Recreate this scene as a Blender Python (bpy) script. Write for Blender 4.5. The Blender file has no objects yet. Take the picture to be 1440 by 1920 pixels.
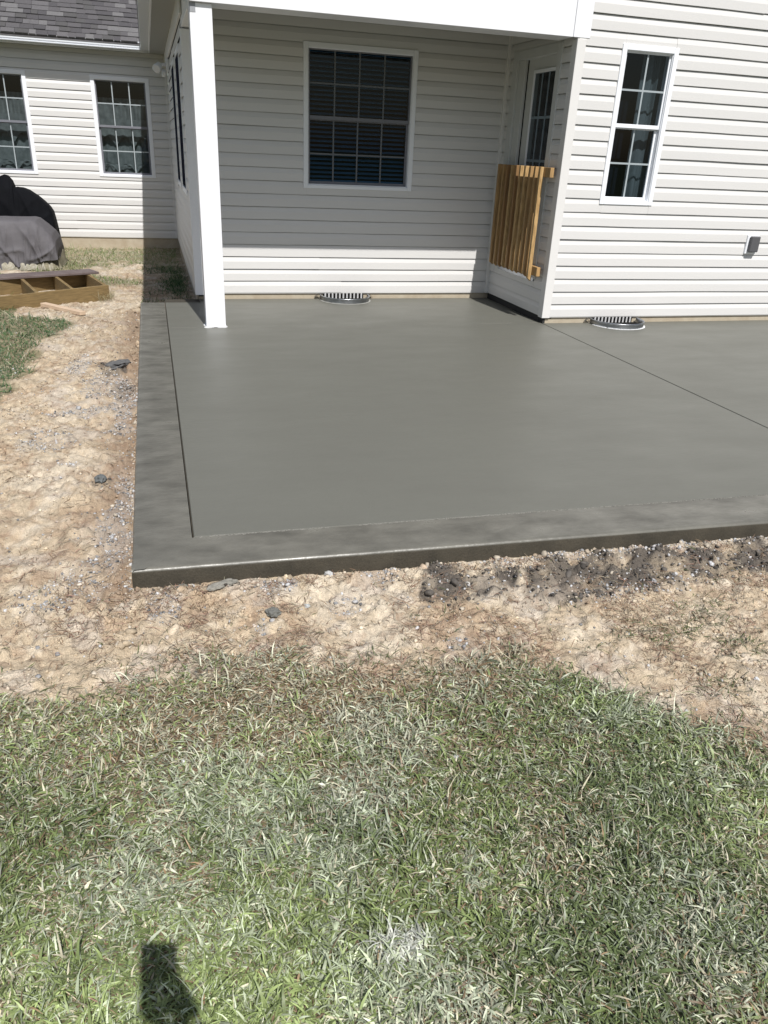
import bpy, bmesh, math, random
import numpy as np
from mathutils import Vector, Matrix, noise as mnoise
random.seed(7)
RNG = np.random.default_rng(11)
SC = bpy.context.scene
COL = SC.collection

# ------------------------------------------------------------------ camera
F_PX, YAW, PITCH, ROLL = 1434.96, 0.293685, 0.440465, 0.047942
CAM = Vector((0.18667, -2.79149, 1.54211))
fw = Vector((math.sin(YAW)*math.cos(PITCH), math.cos(YAW)*math.cos(PITCH), -math.sin(PITCH)))
r0 = Vector((math.cos(YAW), -math.sin(YAW), 0)); u0 = r0.cross(fw)
rt = r0*math.cos(ROLL)+u0*math.sin(ROLL); up = -r0*math.sin(ROLL)+u0*math.cos(ROLL)
cam_d = bpy.data.cameras.new('camera'); cam = bpy.data.objects.new('camera', cam_d); COL.objects.link(cam)
M = Matrix((rt, up, -fw)).transposed().to_4x4(); M.translation = CAM; cam.matrix_world = M
cam_d.sensor_fit = 'HORIZONTAL'; cam_d.sensor_width = 36.0; cam_d.lens = 36.0*F_PX/1440
cam_d.clip_start = 0.02; cam_d.clip_end = 2000
SC.camera = cam

# ------------------------------------------------------------------ light
EL = math.radians(53.3); AZ = math.radians(-5.1)     # AZ: heading of the shadows from +Y
to_sun = Vector((-math.sin(AZ)*math.cos(EL), -math.cos(AZ)*math.cos(EL), math.sin(EL)))
w = bpy.data.worlds.new('World'); SC.world = w; w.use_nodes = True
nt = w.node_tree; bg = nt.nodes['Background']
sky = nt.nodes.new('ShaderNodeTexSky'); sky.sky_type = 'NISHITA'; sky.sun_disc = False
sky.sun_elevation = EL; sky.sun_rotation = math.atan2(to_sun.x, to_sun.y)
sky.air_density = 1.2; sky.dust_density = 2.0
nt.links.new(sky.outputs[0], bg.inputs[0]); bg.inputs[1].default_value = 0.070
sd = bpy.data.lights.new('sun', 'SUN'); sun = bpy.data.objects.new('sun', sd); COL.objects.link(sun)
sd.energy = 4.9; sd.angle = math.radians(0.53); sd.color = (1.0, 0.972, 0.935)
sun.rotation_euler = to_sun.to_track_quat('Z', 'Y').to_euler()
SC.view_settings.view_transform = 'Standard'; SC.view_settings.look = 'None'
SC.view_settings.exposure = 0.12; SC.view_settings.gamma = 1.0; SC.view_settings.use_curve_mapping = False

# ------------------------------------------------------------------ helpers
def tag(o, label=None, cat=None, group=None, kind=None):
    if label: o['label'] = label
    if cat: o['category'] = cat
    if group: o['group'] = group
    if kind: o['kind'] = kind
    return o
def empty(name, loc=(0, 0, 0)):
    o = bpy.data.objects.new(name, None); o.location = loc; o.empty_display_size = .1; COL.objects.link(o); return o
def link(name, me, mat=None, parent=None, smooth=False):
    o = bpy.data.objects.new(name, me); COL.objects.link(o)
    if mat is not None and not me.materials: me.materials.append(mat)
    if parent is not None:
        o.parent = parent
        t = parent.location if parent.parent is None else Vector((0, 0, 0))
        o.location = -Vector(t) if parent.parent is None else (0, 0, 0)
    if smooth:
        me.polygons.foreach_set('use_smooth', [True]*len(me.polygons))
    return o
class MB:
    def __init__(s): s.v = []; s.f = []
    def add(s, vs, fs):
        b = len(s.v); s.v += [tuple(v) for v in vs]; s.f += [tuple(i+b for i in f) for f in fs]; return s
    def box(s, x0, x1, y0, y1, z0, z1):
        return s.add([(x0,y0,z0),(x1,y0,z0),(x1,y1,z0),(x0,y1,z0),(x0,y0,z1),(x1,y0,z1),(x1,y1,z1),(x0,y1,z1)],
                     [(0,3,2,1),(4,5,6,7),(0,1,5,4),(1,2,6,5),(2,3,7,6),(3,0,4,7)])
    def obox(s, c, ax, ay, az):     # half vectors
        c = Vector(c); ax = Vector(ax); ay = Vector(ay); az = Vector(az)
        vs = [c+sx*ax+sy*ay+sz*az for sz in (-1,1) for sx, sy in ((-1,-1),(1,-1),(1,1),(-1,1))]
        return s.add(vs, [(0,3,2,1),(4,5,6,7),(0,1,5,4),(1,2,6,5),(2,3,7,6),(3,0,4,7)])
    def extrude(s, pts, d, closed=True, caps=True):   # pts: 3D polyline, d: vector
        n = len(pts); d = Vector(d); vs = [Vector(q) for q in pts]; vs += [q+d for q in vs]
        fs = [(i, (i+1) % n, (i+1) % n+n, i+n) for i in range(n if closed else n-1)]
        if caps and closed: fs += [tuple(range(n-1, -1, -1)), tuple(range(n, 2*n))]
        return s.add(vs, fs)
    def tube(s, pts, rad, seg=10, cap=True):
        pts = [Vector(q) for q in pts]; n = len(pts); vs = []
        if not hasattr(rad, '__len__'): rad = [rad]*n
        for i, q in enumerate(pts):
            t = (pts[min(i+1, n-1)]-pts[max(i-1, 0)]).normalized()
            a = t.cross(Vector((0, 0, 1)) if abs(t.z) < .9 else Vector((1, 0, 0))).normalized(); b = t.cross(a)
            vs += [q+rad[i]*(a*math.cos(2*math.pi*k/seg)+b*math.sin(2*math.pi*k/seg)) for k in range(seg)]
        fs = [(i*seg+k, i*seg+(k+1) % seg, (i+1)*seg+(k+1) % seg, (i+1)*seg+k) for i in range(n-1) for k in range(seg)]
        if cap: fs += [tuple(range(seg-1, -1, -1)), tuple(range((n-1)*seg, n*seg))]
        return s.add(vs, fs)
    def build(s, name, mat, parent=None, bevel=0, smooth=False, segs=1):
        me = bpy.data.meshes.new(name); me.from_pydata(s.v, [], s.f); me.update()
        bm = bmesh.new(); bm.from_mesh(me)
        bmesh.ops.recalc_face_normals(bm, faces=bm.faces)
        if bevel: bmesh.ops.bevel(bm, geom=list(bm.edges), offset=bevel, segments=segs, profile=.5, affect='EDGES')
        bm.to_mesh(me); bm.free()
        return link(name, me, mat, parent, smooth)

# ------------------------------------------------------------------ materials
def mat(name, col, rough=.6, spec=.4, var=.0, vscale=8, bump=0, bscale=60, col2=None, metallic=0, stretch=None, attr=None,
        detail=6, fine=0, finescale=300, transl=0, rvar=0):
    m = bpy.data.materials.new(name); m.use_nodes = True; t = m.node_tree; b = t.nodes['Principled BSDF']
    N = t.nodes.new; L = t.links.new
    b.inputs['Roughness'].default_value = rough; b.inputs['Metallic'].default_value = metallic
    b.inputs['Specular IOR Level'].default_value = spec
    geo = N('ShaderNodeNewGeometry'); mp = N('ShaderNodeMapping')
    L(geo.outputs['Position'], mp.inputs['Vector'])
    if stretch: mp.inputs['Scale'].default_value = stretch
    base = None
    if attr:
        a = N('ShaderNodeAttribute'); a.attribute_name = attr; base = a.outputs['Color']
    if col2 is not None or var or attr and fine:
        n1 = N('ShaderNodeTexNoise'); n1.inputs['Scale'].default_value = vscale; n1.inputs['Detail'].default_value = detail
        n1.inputs['Roughness'].default_value = .6
        L(mp.outputs[0], n1.inputs['Vector'])
        r = N('ShaderNodeMapRange'); r.inputs[1].default_value = .3; r.inputs[2].default_value = .7; L(n1.outputs[0], r.inputs[0])
        mx = N('ShaderNodeMix'); mx.data_type = 'RGBA'; L(r.outputs[0], mx.inputs[0])
        c2 = col2 if col2 is not None else tuple(c*(1-var) for c in col[:3])
        if base is not None:
            mu = N('ShaderNodeMix'); mu.data_type = 'RGBA'; mu.blend_type = 'MULTIPLY'; mu.inputs[0].default_value = 1
            L(base, mu.inputs[6]); mx.inputs[6].default_value = (1, 1, 1, 1); mx.inputs[7].default_value = (1-var,)*3+(1,)
            L(mx.outputs[2], mu.inputs[7]); base = mu.outputs[2]
        else:
            mx.inputs[6].default_value = tuple(col[:3])+(1,); mx.inputs[7].default_value = tuple(c2[:3])+(1,)
            base = mx.outputs[2]
        if rvar:
            rr = N('ShaderNodeMapRange'); rr.inputs[3].default_value = rough-rvar; rr.inputs[4].default_value = rough+rvar
            L(r.outputs[0], rr.inputs[0]); L(rr.outputs[0], b.inputs['Roughness'])
    if fine:
        n3 = N('ShaderNodeTexNoise'); n3.inputs['Scale'].default_value = finescale; n3.inputs['Detail'].default_value = 3
        L(mp.outputs[0], n3.inputs['Vector'])
        r3 = N('ShaderNodeMapRange'); r3.inputs[1].default_value = .3; r3.inputs[2].default_value = .7
        r3.inputs[3].default_value = 1-fine; r3.inputs[4].default_value = 1+fine*.4; L(n3.outputs[0], r3.inputs[0])
        mu2 = N('ShaderNodeMix'); mu2.data_type = 'RGBA'; mu2.blend_type = 'MULTIPLY'; mu2.inputs[0].default_value = 1
        if base is None: mu2.inputs[6].default_value = tuple(col[:3])+(1,)
        else: L(base, mu2.inputs[6])
        L(r3.outputs[0], mu2.inputs[7]); base = mu2.outputs[2]
    if base is None: b.inputs['Base Color'].default_value = tuple(col[:3])+(1,)
    else: L(base, b.inputs['Base Color'])
    if bump:
        n2 = N('ShaderNodeTexNoise'); n2.inputs['Scale'].default_value = bscale; n2.inputs['Detail'].default_value = 5
        L(mp.outputs[0], n2.inputs['Vector']); bp = N('ShaderNodeBump'); bp.inputs['Strength'].default_value = 1.0
        bp.inputs['Distance'].default_value = bump
        L(n2.outputs[0], bp.inputs['Height']); L(bp.outputs[0], b.inputs['Normal'])
    if transl:
        tr = N('ShaderNodeBsdfTranslucent'); L(base, tr.inputs[0]) if base is not None else None
        ms = N('ShaderNodeMixShader'); ms.inputs[0].default_value = transl
        L(b.outputs[0], ms.inputs[1]); L(tr.outputs[0], ms.inputs[2]); L(ms.outputs[0], t.nodes['Material Output'].inputs[0])
    return m
def glass_mat(name, tint, rough=.0, refl=1.0):
    m = bpy.data.materials.new(name); m.use_nodes = True; t = m.node_tree; t.nodes.clear(); N = t.nodes.new; L = t.links.new
    o = N('ShaderNodeOutputMaterial'); tr = N('ShaderNodeBsdfTransparent'); tr.inputs[0].default_value = tint+(1,)
    g = N('ShaderNodeBsdfGlossy'); g.inputs['Roughness'].default_value = rough; g.inputs[0].default_value = (.9, .95, 1, 1)
    f = N('ShaderNodeFresnel'); f.inputs[0].default_value = 1.5; ms = N('ShaderNodeMixShader')
    gb = N('ShaderNodeNewGeometry'); mr = N('ShaderNodeMapRange'); mr.inputs[3].default_value = 1.5; mr.inputs[4].default_value = 1/1.5
    L(gb.outputs['Backfacing'], mr.inputs[0]); L(mr.outputs[0], f.inputs[0])
    k = N('ShaderNodeMath'); k.operation = 'MULTIPLY'; k.inputs[1].default_value = refl; L(f.outputs[0], k.inputs[0]); L(k.outputs[0], ms.inputs[0])
    L(tr.outputs[0], ms.inputs[1]); L(g.outputs[0], ms.inputs[2])
    L(ms.outputs[0], o.inputs[0]); return m
SIDING = mat('vinyl_siding', (.645, .637, .625), .42, .45, var=.045, vscale=2.2, bump=.0006, bscale=90, stretch=(.25, .25, 4))
TRIMC = mat('vinyl_corner_trim', (.69, .68, .665), .4, .4, var=.03, vscale=3)
WHITE = mat('white_vinyl', (.80, .81, .84), .38, .45, var=.03, vscale=4, fine=.02, finescale=40)
WINW = mat('window_white_vinyl', (.80, .82, .86), .35, .5)
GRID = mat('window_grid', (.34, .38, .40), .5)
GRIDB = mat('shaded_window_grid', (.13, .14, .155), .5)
SASHG = mat('sash_vinyl', (.17, .175, .20), .5)
JAMB = mat('door_paint', (.55, .56, .55), .45, .45, var=.05, vscale=5)
CONC = mat('smooth_concrete', (.137, .1375, .1185), .48, .42, col2=(.127, .1265, .109), vscale=1.3, bump=.0012, bscale=22, stretch=(1, 2.2, 1), fine=.05, finescale=120, rvar=.06)
CONCB = mat('damp_concrete_border', (.178, .172, .147), .36, .5, col2=(.078, .075, .063), vscale=3.6, detail=9, bump=.0018, bscale=30, stretch=(1, 1.9, 1), fine=.10, finescale=160, rvar=.12)
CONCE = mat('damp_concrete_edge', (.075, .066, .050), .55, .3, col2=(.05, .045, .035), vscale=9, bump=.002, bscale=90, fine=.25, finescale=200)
FOUND = mat('foundation_concrete', (.46, .41, .32), .85, .2, col2=(.36, .30, .22), vscale=6, bump=.002, bscale=60)
DFOUND = mat('dark_foundation', (.035, .035, .035), .8, .2)  # near-black colour for the foundation strip at the door wall
DARK = mat('dark_interior', (.009, .012, .020), .9, .1)
BLACK = mat('black_void', (.01, .01, .01), .9, .1)
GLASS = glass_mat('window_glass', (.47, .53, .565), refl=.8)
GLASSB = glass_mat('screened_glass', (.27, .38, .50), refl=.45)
BLIND = mat('blind_slats', (.40, .60, .66), .5)
CURT = mat('curtain_cloth', (.20, .22, .225), .9, .1, col2=(.11, .13, .135), vscale=3, stretch=(3, 3, .4), transl=.0)
CURTL = mat('lace_curtain', (.36, .36, .335), .9, .1, col2=(.20, .205, .195), vscale=9)
GALV = mat('galvanized_steel', (.42, .44, .47), .30, .5, metallic=1, var=.3, vscale=14, bump=.001, bscale=50)
GUTT = mat('gutter_aluminium', (.74, .77, .82), .22, .6, metallic=0)
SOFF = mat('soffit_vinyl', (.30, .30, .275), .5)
WOODT = mat('treated_timber', (.25, .175, .08), .75, .25, col2=(.14, .098, .045), vscale=5, stretch=(2, 2, 22), bump=.0012, bscale=40)
WOODG = mat('gate_timber', (.50, .31, .13), .6, .3, col2=(.23, .145, .07), vscale=6, stretch=(9, 9, .8), bump=.0008, bscale=40)
WOODG2 = mat('gate_timber_pale', (.58, .39, .18), .6, .3, col2=(.25, .15, .06), vscale=9, stretch=(7, 7, 1.1), bump=.0008, bscale=40)
WOODG3 = mat('gate_timber_dark', (.36, .20, .08), .6, .3, col2=(.20, .12, .055), vscale=5, stretch=(9, 9, .7), bump=.0008, bscale=40)
WOODP = mat('pale_timber', (.58, .45, .33), .7, .25, col2=(.47, .35, .25), vscale=8, bump=.001, bscale=60)
PLANK = mat('dark_composite_board', (.105, .078, .075), .6, .3, col2=(.16, .13, .125), vscale=7, bump=.001, bscale=50)
CBLK = mat('black_cover_cloth', (.0045, .005, .007), .85, .12, var=.4, vscale=6, bump=.003, bscale=18)
CGREY = mat('grey_cover_cloth', (.125, .12, .128), .85, .15, col2=(.095, .09, .097), vscale=6, bump=.003, bscale=22)
TARP = mat('beige_tarp', (.26, .235, .165), .45, .4, col2=(.10, .09, .06), vscale=9, bump=.012, bscale=14)
DGREY = mat('dark_grey_plastic', (.09, .09, .095), .5)
SCREEN = mat('dark_screen_mesh', (.012, .014, .03), .95, .02)
CAULK = mat('white_caulk', (.72, .73, .74), .8, .2, bump=.004, bscale=90)
LAMPG = mat('lamp_lens', (.75, .75, .78), .2, .6)

# ------------------------------------------------------------------ the main dimensions
C5 = .127
YB, YF, XR, XL, YW = 5.934, 4.454, 3.986, .595, 11.586
ZB, ZBL = .067, .031
BEAM_Z = 2.53

# ------------------------------------------------------------------ ground
def hash2(ix, iy, s):
    h = (ix.astype(np.int64)*374761393 + iy.astype(np.int64)*668265263 + s*1442695041) & 0x7fffffff
    h = ((h ^ (h >> 13))*1274126177) & 0x7fffffff
    return ((h ^ (h >> 16)) & 0xffff)/65535.0
def vnoise(x, y, s=0):
    xi = np.floor(x); yi = np.floor(y); fx = x-xi; fy = y-yi
    fx = fx*fx*(3-2*fx); fy = fy*fy*(3-2*fy); xi = xi.astype(np.int64); yi = yi.astype(np.int64)
    a = hash2(xi, yi, s); b = hash2(xi+1, yi, s); c = hash2(xi, yi+1, s); d = hash2(xi+1, yi+1, s)
    return (a*(1-fx)+b*fx)*(1-fy)+(c*(1-fx)+d*fx)*fy
def fbm(x, y, sc, oct=4, s=0, gain=.5):
    t = 0; amp = 1; tot = 0
    for o in range(oct):
        a = o*.7+s; xr = x*math.cos(a)-y*math.sin(a); yr = x*math.sin(a)+y*math.cos(a)
        t = t+amp*vnoise(xr*sc*2**o+17.3*o, yr*sc*2**o-9.1*o, s*31+o); tot += amp; amp *= gain
    return t/tot
def sst(a, b, v):
    t = np.clip((v-a)/(b-a), 0, 1); return t*t*(3-2*t)
LB = np.array([(-3., -.60), (-.39, -.64), (-.15, -.72), (.09, -.61), (.45, -.61), (.78, -.76), (1.0, -.74), (1.18, -.76), (1.45, -.84),
               (1.59, -.96), (1.70, -1.15), (1.82, -1.30), (1.93, -1.33), (2.4, -1.42), (4., -1.5)])
def lawn(x, y):         # 1 inside the near lawn
    yb = np.interp(x, LB[:, 0], LB[:, 1])+(fbm(x, y, 3.5, 4, 3)-.5)*.24-.05*(x > 1.5)
    near = sst(.09, -.13, y-yb+(fbm(x, y, 17, 3, 4)-.5)*.16)
    # far-left lawn patches
    xb = np.interp(y, [1.9, 2.4, 3.0, 3.6, 4.2, 4.8, 5.3, 5.6], [-1.2, -.90, -.87, -.80, -.74, -.62, -.62, -1.2])+(fbm(x, y, 4, 3, 5)-.5)*.45
    left = sst(.04, -.10, x-xb)*sst(1.7, 2.1, y)*sst(5.9, 5.4, y)
    far = sst(.46, .58, fbm(x, y, 1.3, 4, 8))*sst(7.3, 8.0, y)*.85+.55*sst(9.3, 10.0, y)
    farleft = np.where((x < -1.2) & (y > -1), sst(.35, .5, fbm(x, y, 1, 3, 9)+np.clip((-x-1.6)*.6, 0, 1)), 0)
    return np.clip(np.maximum(np.maximum(near, left), np.maximum(far*(x < .6)*(y > 6.8), farleft)), 0, 1)
def patches(x, y, lst, s):
    m = np.zeros_like(x)
    for (cx, cy, rx, ry, k) in lst:
        d = ((x-cx)/rx)**2+((y-cy)/ry)**2+(fbm(x, y, 9, 4, s)-.5)*2.6
        m = np.maximum(m, k*sst(1.15, .55, d))
    return m
MUD = [(1.35, -.25, .20, .14, 1), (1.50, -.21, .12, .11, 1), (1.74, -.30, .22, .16, .95), (2.12, -.28, .34, .18, 1), (2.36, -.24, .28, .16, 1), (2.75, -.26, .36, .15, 1),
       (1.28, -.12, .10, .06, 1), (-.17, 1.06, .06, .06, .8), (-.19, 3.3, .10, .22, .9), (1.95, -.33, .3, .07, .5), (-.10, 2.75, .09, .25, .5), (.17, -.03, .1, .03, .7), (.36, -.05, .1, .03, .8), (3.3, -.25, .4, .1, .8)]
GRAV = [(-.45, 3.52, .10, .22, .9), (-.25, 2.9, .16, .3, .8), (-.09, 2.45, .08, .45, 1), (-.3, 2.35, .25, .12, .8), (-.12, 1.95, .12, .08, .9), (-.49, 1.8, .15, .18, .7),
        (-.05, .85, .05, .35, 1), (-.09, .45, .09, .28, 1), (-.15, .15, .12, .14, .6), (.12, -.13, .07, .12, .7), (.55, -.13, .08, .07, .9), (-.35, 1.35, .06, .06, .9), (.47, -.36, .05, .05, .7),
        (1.0, -.10, .12, .06, .7), (1.75, -.10, .3, .05, .8), (2.5, -.10, .5, .04, .8), (2.0, -.42, .35, .05, .5), (.80, -.27, .07, .06, .6), (1.15, -.62, .06, .05, .8), (-.3, -.02, .15, .1, .35)]
def masks(x, y):
    return lawn(x, y), patches(x, y, MUD, 21), patches(x, y, GRAV, 22)
SLAB_Y1 = 5.735
def gheight(x, y, fine=True):
    z = -.092+0*x
    z = z-.055*sst(5.0, 7.5, y)-.02*sst(3.5, 6, -x)
    L = lawn(x, y)
    z = z+(fbm(x, y, 1.6, 4, 31)-.5)*.07*(1-.4*L)
    dirt = 1-L
    edge_ = np.exp(-np.minimum(np.abs(np.where(y > -.05, x+.05, y+.1)), 5)/.2)*(y < 6)
    z = z+dirt*((fbm(x, y, 7, 4, 41)-.5)*.05+np.abs(fbm(x, y, 13, 4, 42)-.5)*(.05+.05*edge_))
    if fine:
        z = z+dirt*((fbm(x, y, 42, 3, 43, .7)-.5)*.019+sst(.48, .66, fbm(x, y, 24, 3, 48))*(.006+.012*edge_))+L*(fbm(x, y, 30, 3, 44)-.5)*.02
        mud = patches(x, y, MUD, 21); z = z+mud*((fbm(x, y, 28, 3, 45)-.35)*.05)
    # keep it below the slab rim, trench beside it
    front = -.034*x
    inside = (x > .02) & (y > front+.02) & (y < SLAB_Y1-.02)
    dist = np.where(x < 0, -x, np.where(y < front, front-y, 0.0))
    dist = np.where((x < 0) & (y < 0), np.hypot(x, y), dist)
    z = np.where((y < SLAB_Y1), z*(1-.6*sst(.09, .0, dist))+(-.085)*.6*sst(.09, .0, dist), z)
    # spoil ridge along the left side
    z = z+.03*np.exp(-((x+.30)/.12)**2)*sst(-.1, .6, y)*sst(5.6, 4.8, y)*(fbm(x, y, 2, 3, 51)-.1)
    z = np.where((x < -.45) & (y > 6.0+.72*(x+1.3)+.25) & (y < 7.75), np.minimum(z, -.125), z)
    z = np.minimum(z, -.028)
    z = np.where((x > -.02) & (y > front-.02) & (y < SLAB_Y1+.02), np.minimum(z, -.07), z)
    z = np.where(inside, -.16, z)
    z = np.where((y > SLAB_Y1) & (x > .0) , np.minimum(z, -.12), z)
    return z
def cluster(a, b, n): return list(np.linspace(a, b, n, endpoint=False))
gx = [-400, -150, -60, -25, -12, -7, -5]+cluster(-4, -1.6, 50)+cluster(-1.6, 2.9, 560)+cluster(2.9, 4.2, 50)+cluster(4.2, 9, 30)+[9, 14, 30, 80, 200, 400]
gy = [-400, -150, -60, -25, -12, -7, -5, -4, -3.4]+cluster(-3, -2.3, 25)+cluster(-2.3, -1.0, 90)+cluster(-1.0, .12, 150)+cluster(.12, 4, 260)+cluster(4, 12, 200)+[12, 16, 30, 80, 200, 400]
gx = np.array(gx, float); gy = np.array(gy, float)
GX, GY = np.meshgrid(gx, gy); nx, ny = len(gx), len(gy)
X = GX.ravel(); Y = GY.ravel(); Z = gheight(X, Y)
Lm, Mm, Gm = masks(X, Y)
def mixc(a, b, t): return a*(1-t[:, None])+b*t[:, None]
def ground_color(X, Y):
    Lm, Mm, Gm = masks(X, Y)
    n1 = fbm(X, Y, 2.2, 5, 61); n2 = fbm(X, Y, 9, 5, 62, .6); n3 = fbm(X, Y, 32, 4, 63, .6)
    c = np.zeros((len(X), 3))+np.array((.50, .41, .295))
    c = mixc(c, np.array((.60, .52, .405)), sst(.50, .60, n1*.5+n2*.5)*.8)
    c = mixc(c, np.array((.37, .26, .17)), sst(.52, .66, fbm(X, Y, 5, 5, 64, .6))*.5)
    c = mixc(c, np.array((.50, .45, .40)), sst(.56, .68, fbm(X, Y, 6, 5, 65, .6))*.45)
    c = c*(.62+.72*n3)[:, None]
    c = mixc(c, np.array((.28, .19, .13)), sst(.56, .68, fbm(X, Y, 14, 5, 66, .65))*.5)
    c = mixc(c, np.array((.68, .60, .48)), sst(.60, .72, fbm(X, Y, 17, 5, 67, .65))*.5)
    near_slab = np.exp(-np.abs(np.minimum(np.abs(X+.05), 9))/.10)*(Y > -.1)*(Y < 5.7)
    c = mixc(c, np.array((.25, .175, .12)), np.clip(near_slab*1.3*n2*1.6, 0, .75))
    c = mixc(c, np.array((.36, .34, .32)), Gm*.35)
    c = mixc(c, np.array((.115, .10, .085)), Mm*(.5+.5*sst(.3, .6, n2)))
    c = mixc(c, np.array((.13, .105, .06)), Lm*.8*(Y < 1.5))
    c = mixc(c, np.array((.20, .19, .10)), Lm*.6*(Y > 1.5))
    c = c*(1+.12*(1-Lm))[:, None]
    far_ = np.clip(sst(3.0, 5.0, np.abs(X-1))+sst(-3., -4., Y)+sst(12, 14, Y), 0, 1)
    c = mixc(c, np.array((.075, .095, .040)), far_)
    return np.clip(c, 0, 1)
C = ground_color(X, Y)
me = bpy.data.meshes.new('ground')
idx = np.arange(nx*ny).reshape(ny, nx)
F = np.stack([idx[:-1, :-1].ravel(), idx[:-1, 1:].ravel(), idx[1:, 1:].ravel(), idx[1:, :-1].ravel()], 1)
def fast_mesh(name, V, F, col=None, smooth=False, attr='tint'):
    me = bpy.data.meshes.new(name); n = F.shape[1]
    me.vertices.add(len(V)); me.vertices.foreach_set('co', np.ascontiguousarray(V, np.float32).ravel())
    me.loops.add(F.size); me.loops.foreach_set('vertex_index', np.ascontiguousarray(F, np.int32).ravel())
    me.polygons.add(len(F)); me.polygons.foreach_set('loop_start', np.arange(0, F.size, n, dtype=np.int32))
    me.polygons.foreach_set('loop_total', np.full(len(F), n, np.int32))
    if smooth: me.polygons.foreach_set('use_smooth', np.ones(len(F), bool))
    if col is not None:
        a = me.color_attributes.new(attr, 'FLOAT_COLOR', 'POINT')
        a.data.foreach_set('color', np.concatenate([col, np.ones((len(col), 1))], 1).astype(np.float32).ravel())
    me.update(calc_edges=True); return me
GROUND = mat('bare_soil', (.5, .4, .3), .92, .15, var=.22, vscale=70, attr='tint', bump=.007, bscale=150, fine=.34, finescale=300)
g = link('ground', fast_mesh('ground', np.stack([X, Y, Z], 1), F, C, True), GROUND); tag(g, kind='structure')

# ------------------------------------------------------------------ scatter helpers
def zgrid(x, y): return gheight(x, y)
def in_frame(x, y, z, mar=120):
    P = np.stack([x-CAM.x, y-CAM.y, z-CAM.z], 1); zz = P@np.array(fw); px = 720+F_PX*(P@np.array(rt))/zz; py = 960-F_PX*(P@np.array(up))/zz
    return (zz > .1) & (px > -mar) & (px < 1440+mar) & (py > -mar) & (py < 1920+mar)
def off_slab(x, y, m=.0): return ~((x > -m) & (y > -.034*x-m) & (y < SLAB_Y1+m)) & ~((x > XL-.02) & (y > SLAB_Y1))
def blades(x, y, n_seg, length, width, lean, col, seed, dz=0.0, curl=.9):
    r = np.random.default_rng(seed); n = len(x); az = r.uniform(0, 2*np.pi, n)
    z = zgrid(x, y)+dz; dirx, diry = np.cos(az), np.sin(az); sx, sy = -diry, dirx
    V = np.zeros((n, (n_seg+1)*2, 3)); twist = r.normal(0, .5, n)
    px, py, pz = x.copy(), y.copy(), z.copy(); ang = lean.copy()
    cu = r.normal(0, curl*.35, n); bend = r.normal(0, .35, n)
    for k in range(n_seg+1):
        t = k/n_seg; ww = width*(1-t**1.8)*.5*(0.75+.5*np.minimum(t*3, 1)); ww = np.maximum(ww, .0002)
        ca, sa = np.cos(bend*t), np.sin(bend*t)
        dx = dirx*ca-diry*sa; dy = dirx*sa+diry*ca; ssx, ssy = -dy, dx
        tz = np.sin(twist*(.3+t))*ww
        V[:, 2*k, 0] = px-ssx*ww; V[:, 2*k, 1] = py-ssy*ww; V[:, 2*k, 2] = pz-tz
        V[:, 2*k+1, 0] = px+ssx*ww; V[:, 2*k+1, 1] = py+ssy*ww; V[:, 2*k+1, 2] = pz+tz
        st = length/n_seg
        px = px+dx*np.sin(ang)*st; py = py+dy*np.sin(ang)*st; pz = pz+np.cos(ang)*st
        pz = np.maximum(pz, z+.002)
        ang = np.clip(ang+curl*(.30+.25*r.random(n)), 0, 1.75)
    base = (np.arange(n)*(n_seg+1)*2)[:, None, None]
    q = np.array([[2*k, 2*k+1, 2*k+3, 2*k+2] for k in range(n_seg)])[None]
    Fq = (base+q).reshape(-1, 4)
    cc = np.repeat(col[:, None, :], (n_seg+1)*2, 1)
    tt = np.repeat(np.linspace(0, 1, n_seg+1), 2)[None, :, None]
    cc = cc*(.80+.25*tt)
    return V.reshape(-1, 3), Fq, np.clip(cc.reshape(-1, 3), 0, 1)
def join_fast(parts):
    off = 0; Vs, Fs, Cs = [], [], []
    for V, Fq, c in parts:
        Vs.append(V); Fs.append(Fq+off); Cs.append(c); off += len(V)
    return np.concatenate(Vs), np.concatenate(Fs), np.concatenate(Cs)
BLADE = mat('grass_blade', (.2, .3, .1), .48, .5, attr='tint', transl=.28, fine=.12, finescale=160)
STRAW = mat('dry_straw', (.4, .3, .2), .7, .2, attr='tint', fine=.1, finescale=200)

def sample(n, x0, x1, y0, y1, seed):
    r = np.random.default_rng(seed); x = r.uniform(x0, x1, n); y = r.uniform(y0, y1, n); return x, y, r
# --- near lawn
x, y, r = sample(430000, -1.3, 3.3, -2.55, -.45, 1)
k = in_frame(x, y, x*0-.09); x, y = x[k], y[k]
Lw = lawn(x, y); thin = .55+.45*sst(.35, .55, fbm(x, y, 3.2, 4, 71))
brownz = np.clip(1.25*np.exp(-(((x-.55)/.60)**2+((y+.86)/.20)**2)*1.0), 0, 1)
k = r.random(len(x)) < Lw*thin*(1-.50*brownz); x, y = x[k], y[k]; n = len(x)
brownz = brownz[k]
dead = fbm(x, y, 4.5, 4, 72); dusty = np.maximum(sst(.52, .66, fbm(x, y, 3.1, 4, 73)), patches(x, y, [(.61, -1.72, .07, .045, 1.3), (1.3, -1.84, .2, .15, .6), (1.62, -1.40, .15, .1, .7), (.23, -1.2, .12, .08, .7), (-.05, -1.37, .12, .08, .6), (.2, -1.55, .15, .08, .6)], 74))
green = np.array((.185, .235, .085)); green2 = np.array((.31, .38, .155)); tan = np.array((.56, .52, .38)); grey = np.array((.53, .57, .455)); dgreen = np.array((.125, .165, .07)); brown = np.array((.30, .21, .125))
rn = r.random(n)
col = mixc(np.repeat(green[None], n, 0), green2, sst(.35, .65, fbm(x, y, 2.0, 3, 75)+r.normal(0, .12, n)))
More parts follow.
